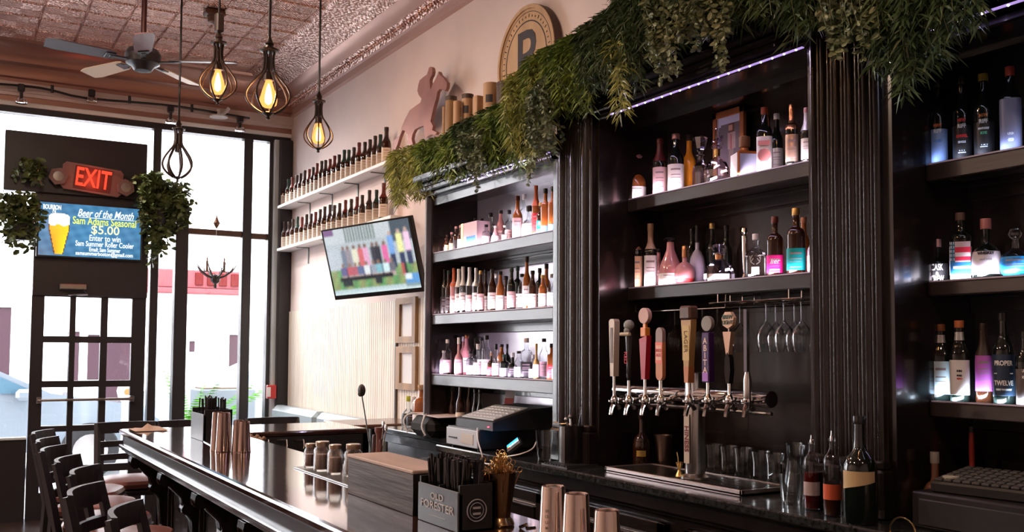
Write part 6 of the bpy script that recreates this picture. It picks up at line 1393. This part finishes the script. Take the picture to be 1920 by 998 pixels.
# string rail with little spots below the front cornice
rl = thing('track_rail', 'thin dark conduit with small spot lamps under the street side cornice', 'track light', (0, 0, 0)); YR_ = 9.92
rp = [at(p[0], p[1], y=YR_) for p in ((-10, 157), (60, 163), (100, 170), (160, 184), (300, 196), (380, 207), (468, 222))]
MB().tube(smooth_pts(rp, 3), .012, 6).build('conduit', black, rl)
for k, (px, a_, b_) in enumerate(((40, 162, 192), (172, 172, 190), (320, 202, 230), (450, 222, 245), (98, 160, 174), (243, 180, 194), (360, 196, 210))):
    t0, t1 = at(px, a_, y=YR_), at(px, b_, y=YR_)
    if k < 4:
        h_ = MB().cyl(t0, t1+Vector((0, 0, .03)), .014, n=8).box(t0.x-.03, t0.x+.03, YR_-.03, YR_+.03, t0.z-.05, t0.z+.02, .01).build('spot_stem', black, rl)
        sl = light('wall_fill_spot', 'SPOT', t1+Vector((0, -.06, -.02)), 85, (1, .93, .88), parent=rl, spot_size=radians(75), spot_blend=.8, shadow_soft_size=.05)  # beam added and aimed at the right wall to brighten it
        sl.rotation_euler = (Vector((3.15, 8.0+.3*k, 1.7))-t1).to_track_quat('-Z', 'Y').to_euler()
        MB().lathe([(.012, .05), (.045, .03), (.055, 0), (.05, -.01), (.001, -.012)], 12, tuple(t1)).build('spot_head', thin_glass('spot glass', (.8, .75, .72), .25), h_)
    else: MB().cyl(t0, t1, .014, n=8).build('clip', black, rl)
p = at(410, 215, y=YR_); t_ = thing('smoke_detector', 'pale sprinkler head and bracket under the street side cornice', 'sprinkler', tuple(p))
MB().tube([(.1, 0, .08), (.06, 0, .02), (0, 0, -.0)], .018, 8).lathe([(.001, -.03), (.09, -.03), (.09, -.015), (.02, 0), (.02, .05)], 20).build('head', mat('off white plastic', (.75, .73, .72), .4), t_)

# antler chandelier in the window
c = at(404, 518, y=9.95); ch = thing('candle_chandelier', 'small black antler-armed candle chandelier hanging in the window', 'chandelier', tuple(c)); zt_ = at(404, 424, y=9.95).z-c.z
a = MB().sphere((0, 0, -.03), .05, 8).cyl((0, 0, -.12), (0, 0, -.05), .015, n=8); rnd = random.Random(4)
for k in range(8):
    a_ = k*pi/4+.2; ex_ = Vector((cos(a_), sin(a_), 0)); L_ = .19+.03*rnd.random()
    a.tube([Vector((0, 0, -.03)), ex_*L_*.45+Vector((0, 0, -.0)), ex_*L_*.8+Vector((0, 0, .05)), ex_*L_*1.05+Vector((0, 0, .12))], [.012, .01, .008, .003], 6).tube([ex_*L_*.6+Vector((0, 0, .02)), ex_*L_*.62+Vector((0, 0, .1))], [.006, .002], 5)
a.build('antler_arms', mat('dark iron', (.04, .03, .03), .5), ch)
for sx in (-1, 1): MB().cyl((sx*.085, 0, .05), (sx*.085, 0, .15), .012, n=8).lathe([(.006, .15), (.009, .17), (.001, .2)], 8, (sx*.085, 0, 0)).lathe([(.02, .04), (.024, .05), (.01, .055)], 8, (sx*.085, 0, 0)).build('candle', mat('brown candle', (.2, .1, .06), .5), ch)
MB().cyl((0, 0, -.03), (0, 0, zt_), .002, n=5).build('hanging_wire', mat('grey wire', (.5, .5, .5), .4), ch); MB().lathe([(.001, -.03), (.02, 0), (.035, .03), (.02, .06), (.008, .09), (.001, .12)], 10, (0, .0, zt_)).build('finial', mat('bronze finial', (.2, .1, .06), .4, .5), ch)

# ================================================================ pendants
amber_bulb = None
def glow_glass():
    m = bpy.data.materials.new('amber bulb glass'); m.use_nodes = True; nt = m.node_tree; nt.nodes.clear(); o = nt.nodes.new('ShaderNodeOutputMaterial')
    t = nt.nodes.new('ShaderNodeBsdfTransparent'); t.inputs[0].default_value = (1, .8, .55, 1); e = nt.nodes.new('ShaderNodeEmission'); e.inputs[0].default_value = (1, .38, .1, 1); e.inputs[1].default_value = 1.5
    mx = nt.nodes.new('ShaderNodeMixShader'); mx.inputs[0].default_value = .55; nt.links.new(t.outputs[0], mx.inputs[1]); nt.links.new(e.outputs[0], mx.inputs[2]); nt.links.new(mx.outputs[0], o.inputs[0]); return m
gg = glow_glass(); fil = emis('glowing filament', (1, .62, .25), 14); bronze = mat('dark bronze wire', (.035, .022, .018), .35, .4)
clearb = thin_glass('clear bulb', (.95, .95, .95), .12)
def pendant(label, px, ptop, pbot, wpx, D, lit=True, rot=0., coupler=False, wr=.0055, spot=None):
    d = FW+RR*((px-960)/F)-UU*((ptop-CY)/F); top = CAM+d*D; d2 = FW+RR*((px-960)/F)-UU*((pbot-CY)/F); h = (top-(CAM+d2*D)).length; r = wpx*D/F/2
    if spot: top = Vector(spot)
    t_ = thing('pendant_lamp', label, 'pendant lamp', tuple(top), (0, 0, rot), 'wire cage pendant lamps')
    MB().cyl((0, 0, .02), (0, 0, CZ-top.z), .008, n=8).lathe([(.055, CZ-top.z-.025), (.06, CZ-top.z)], 16).build('cord_rod', black, t_)
    MB().lathe([(.036, -.005), (.05, 0), (.05, .008), (.026, .012), (.02, .028), (.026, .038), (.018, .05), (.008, .075)], 18).build('top_cap', bronze, t_)
    a = MB(); n = 7
    prof = [(.03, 0), (.026, -.06), (.028, -.13*h/.37), (.05, -.36*h), (.085, -.47*h), (r*.9, -.58*h), (r, -.7*h), (r*.86, -.82*h), (r*.5, -.92*h), (.02, -.96*h)]
    prof = [(.03, 0), (.024, -.12*h), (.03, -.3*h), (.06, -.42*h), (r*.86, -.56*h), (r, -.68*h), (r*.92, -.79*h), (r*.62, -.89*h), (.03, -.955*h)]
    for k in range(n):
        a_ = 2*pi*k/n+.3; pts_ = smooth_pts([Vector((p[0]*cos(a_), p[0]*sin(a_), p[1])) for p in prof], 4); a.tube(pts_, wr, 6)
    a.build('wire_cage', bronze, t_)
    MB().lathe([(.001, -1.05*h), (.012, -1.035*h), (.008, -1.0*h), (.02, -.975*h), (.034, -.955*h), (.03, -.94*h), (.001, -.93*h)], 14).build('bottom_finial', bronze, t_)
    MB().lathe([(.001, -.03), (.01, -.03), (.01, -.3*h), (.026, -.33*h), (.026, -.45*h), (.001, -.45*h)], 14).build('socket', bronze, t_)
    hb = h*.42; z0 = -.45*h
    b_ = MB().lathe([(.016, z0), (.02, z0-.1*hb), (.034, z0-.4*hb), (.046, z0-.7*hb), (.042, z0-.88*hb), (.022, z0-.98*hb), (.001, z0-hb)], 20, close=False).build('bulb', gg if lit else clearb, t_)
    if lit:
        MB().lathe([(.004, z0-.12*hb), (.012, z0-.3*hb), (.02, z0-.62*hb), (.018, z0-.8*hb), (.004, z0-.88*hb)], 12).build('filament', fil, b_)
        light('lamp_light', 'POINT', (0, 0, z0-.6*hb), 16, (1, .55, .28), parent=t_, shadow_soft_size=.035)
    else: MB().tube([(0, 0, z0), (.006, 0, z0-.5*hb), (-.006, 0, z0-.5*hb), (0, 0, z0-.1*hb)], .0012, 4).build('filament', gold, b_)
    if coupler: MB().box(-.024, .024, -.024, .024, .07, .19, .008).build('junction_box', mat('brown junction box', (.04, .024, .022), .5), t_)
    return t_
pendant('lit wire cage pendant lamp with a junction box, left of the two big lit ones', 410, 82, 193, 68, 6.0, True, .2, True)
pendant('largest lit wire cage pendant lamp in the middle of the ceiling', 505, 96, 220, 82, 5.1)
pendant('lit wire cage pendant lamp hanging before the right wall above the bottle shelves', 598, 191, 283, 54, 7.3, True, .5)
pendant('unlit wire cage pendant lamp hanging low in front of the window', 335, 243, 338, 54, 7.5, False, wr=.009)
pendant('nearer wire cage pendant lamp of the row over the bar, above the frame', 505, 96, 220, 82, 5.1, spot=(1.5, 2.6, 3.25))
pendant('nearest wire cage pendant lamp of the row over the bar, above the frame', 505, 96, 220, 82, 5.1, spot=(1.5, 1.7, 3.25))

# ceiling fan
D = 7.2; d = FW+RR*((268-960)/F)-UU*((112-CY)/F); hub = CAM+d*D
fan = thing('ceiling_fan', 'five bladed ceiling fan with cream, dark and dark red blades near the street windows', 'ceiling fan', tuple(hub)); zt_ = CZ-hub.z
MB().cyl((0, 0, .1), (0, 0, zt_), .02, n=10).lathe([(.02, zt_-.09), (.07, zt_-.06), (.08, zt_)], 18).build('downrod', mat('dark red brown metal', (.09, .03, .03), .4, .3), fan)
MB().lathe([(.001, -.09), (.06, -.085), (.085, -.05), (.12, -.03), (.13, .03), (.11, .07), (.04, .11), (.001, .12)], 24).build('motor', black, fan)
ct = mat('lit fan blade', (.72, .58, .42), .4); cdk = mat('shaded fan blade', (.07, .05, .06), .35); crd = mat('shaded red fan blade', (.16, .045, .045), .4)  # tone follows blade direction: lit and shaded blades put into colour
for k, (a_, m_) in enumerate(((radians(-27), cdk), (radians(45), ct), (radians(117), ct), (radians(189), cdk), (radians(261), crd))):
    M_ = Matrix.Rotation(a_, 4, 'Z') @ Matrix.Translation((0, 0, -.01)) @ Matrix.Rotation(radians(12), 4, 'X')
    b_ = MB().prism([tuple(M_ @ Vector(p)) for p in ((.2, -.045, 0), (.24, -.06, 0), (.6, -.075, 0), (.67, -.06, 0), (.68, .06, 0), (.6, .075, 0), (.24, .06, 0), (.2, .045, 0))], (0, 0, .008)).build('blade', m_, fan, smooth=0)
    MB().box(.1, .24, -.018, .018, -.012, -.0, .004, M=M_).box(.2, .27, -.04, .04, -.008, -.001, .004, M=M_).build('blade_iron', black, b_)
p = at(402, 20, z=CZ); t_ = thing('ceiling_speaker', 'small dark fixture on the ceiling above the second pendant lamp', 'fixture', (p.x, p.y, CZ)); MB().box(-.08, .08, -.06, .06, -.05, 0, .01).lathe([(.001, -.12), (.05, -.1), (.06, -.05)], 14).build('body', mat('brown fixture', (.12, .06, .04), .5), t_)

# unseen lamps added beside and behind the viewer to brighten bar and walls
for i, (x, y, e) in enumerate(((.6, .6, 9), (.6, -1.6, 14), (-2.2, 2.5, 40), (-2.2, 6., 80), (.2, 5.4, 50))):
    t_ = thing('added_downlight', 'added unseen warm ceiling lamp that brightens the room', 'ceiling light', (x, y, CZ), 0, 'added ceiling lamps'); MB().lathe([(.09, -.012), (.11, -.01), (.115, 0)], 24).build('trim_ring', white, t_); MB().lathe([(.001, -.006), (.088, -.006)], 24, close=False).build('lens', emis('warm lens', (1, .8, .62), 6), t_)
    light('fill_light', 'AREA', (0, 0, -.02), e, (1, .74, .56), parent=t_, shape='DISK', size=.18)
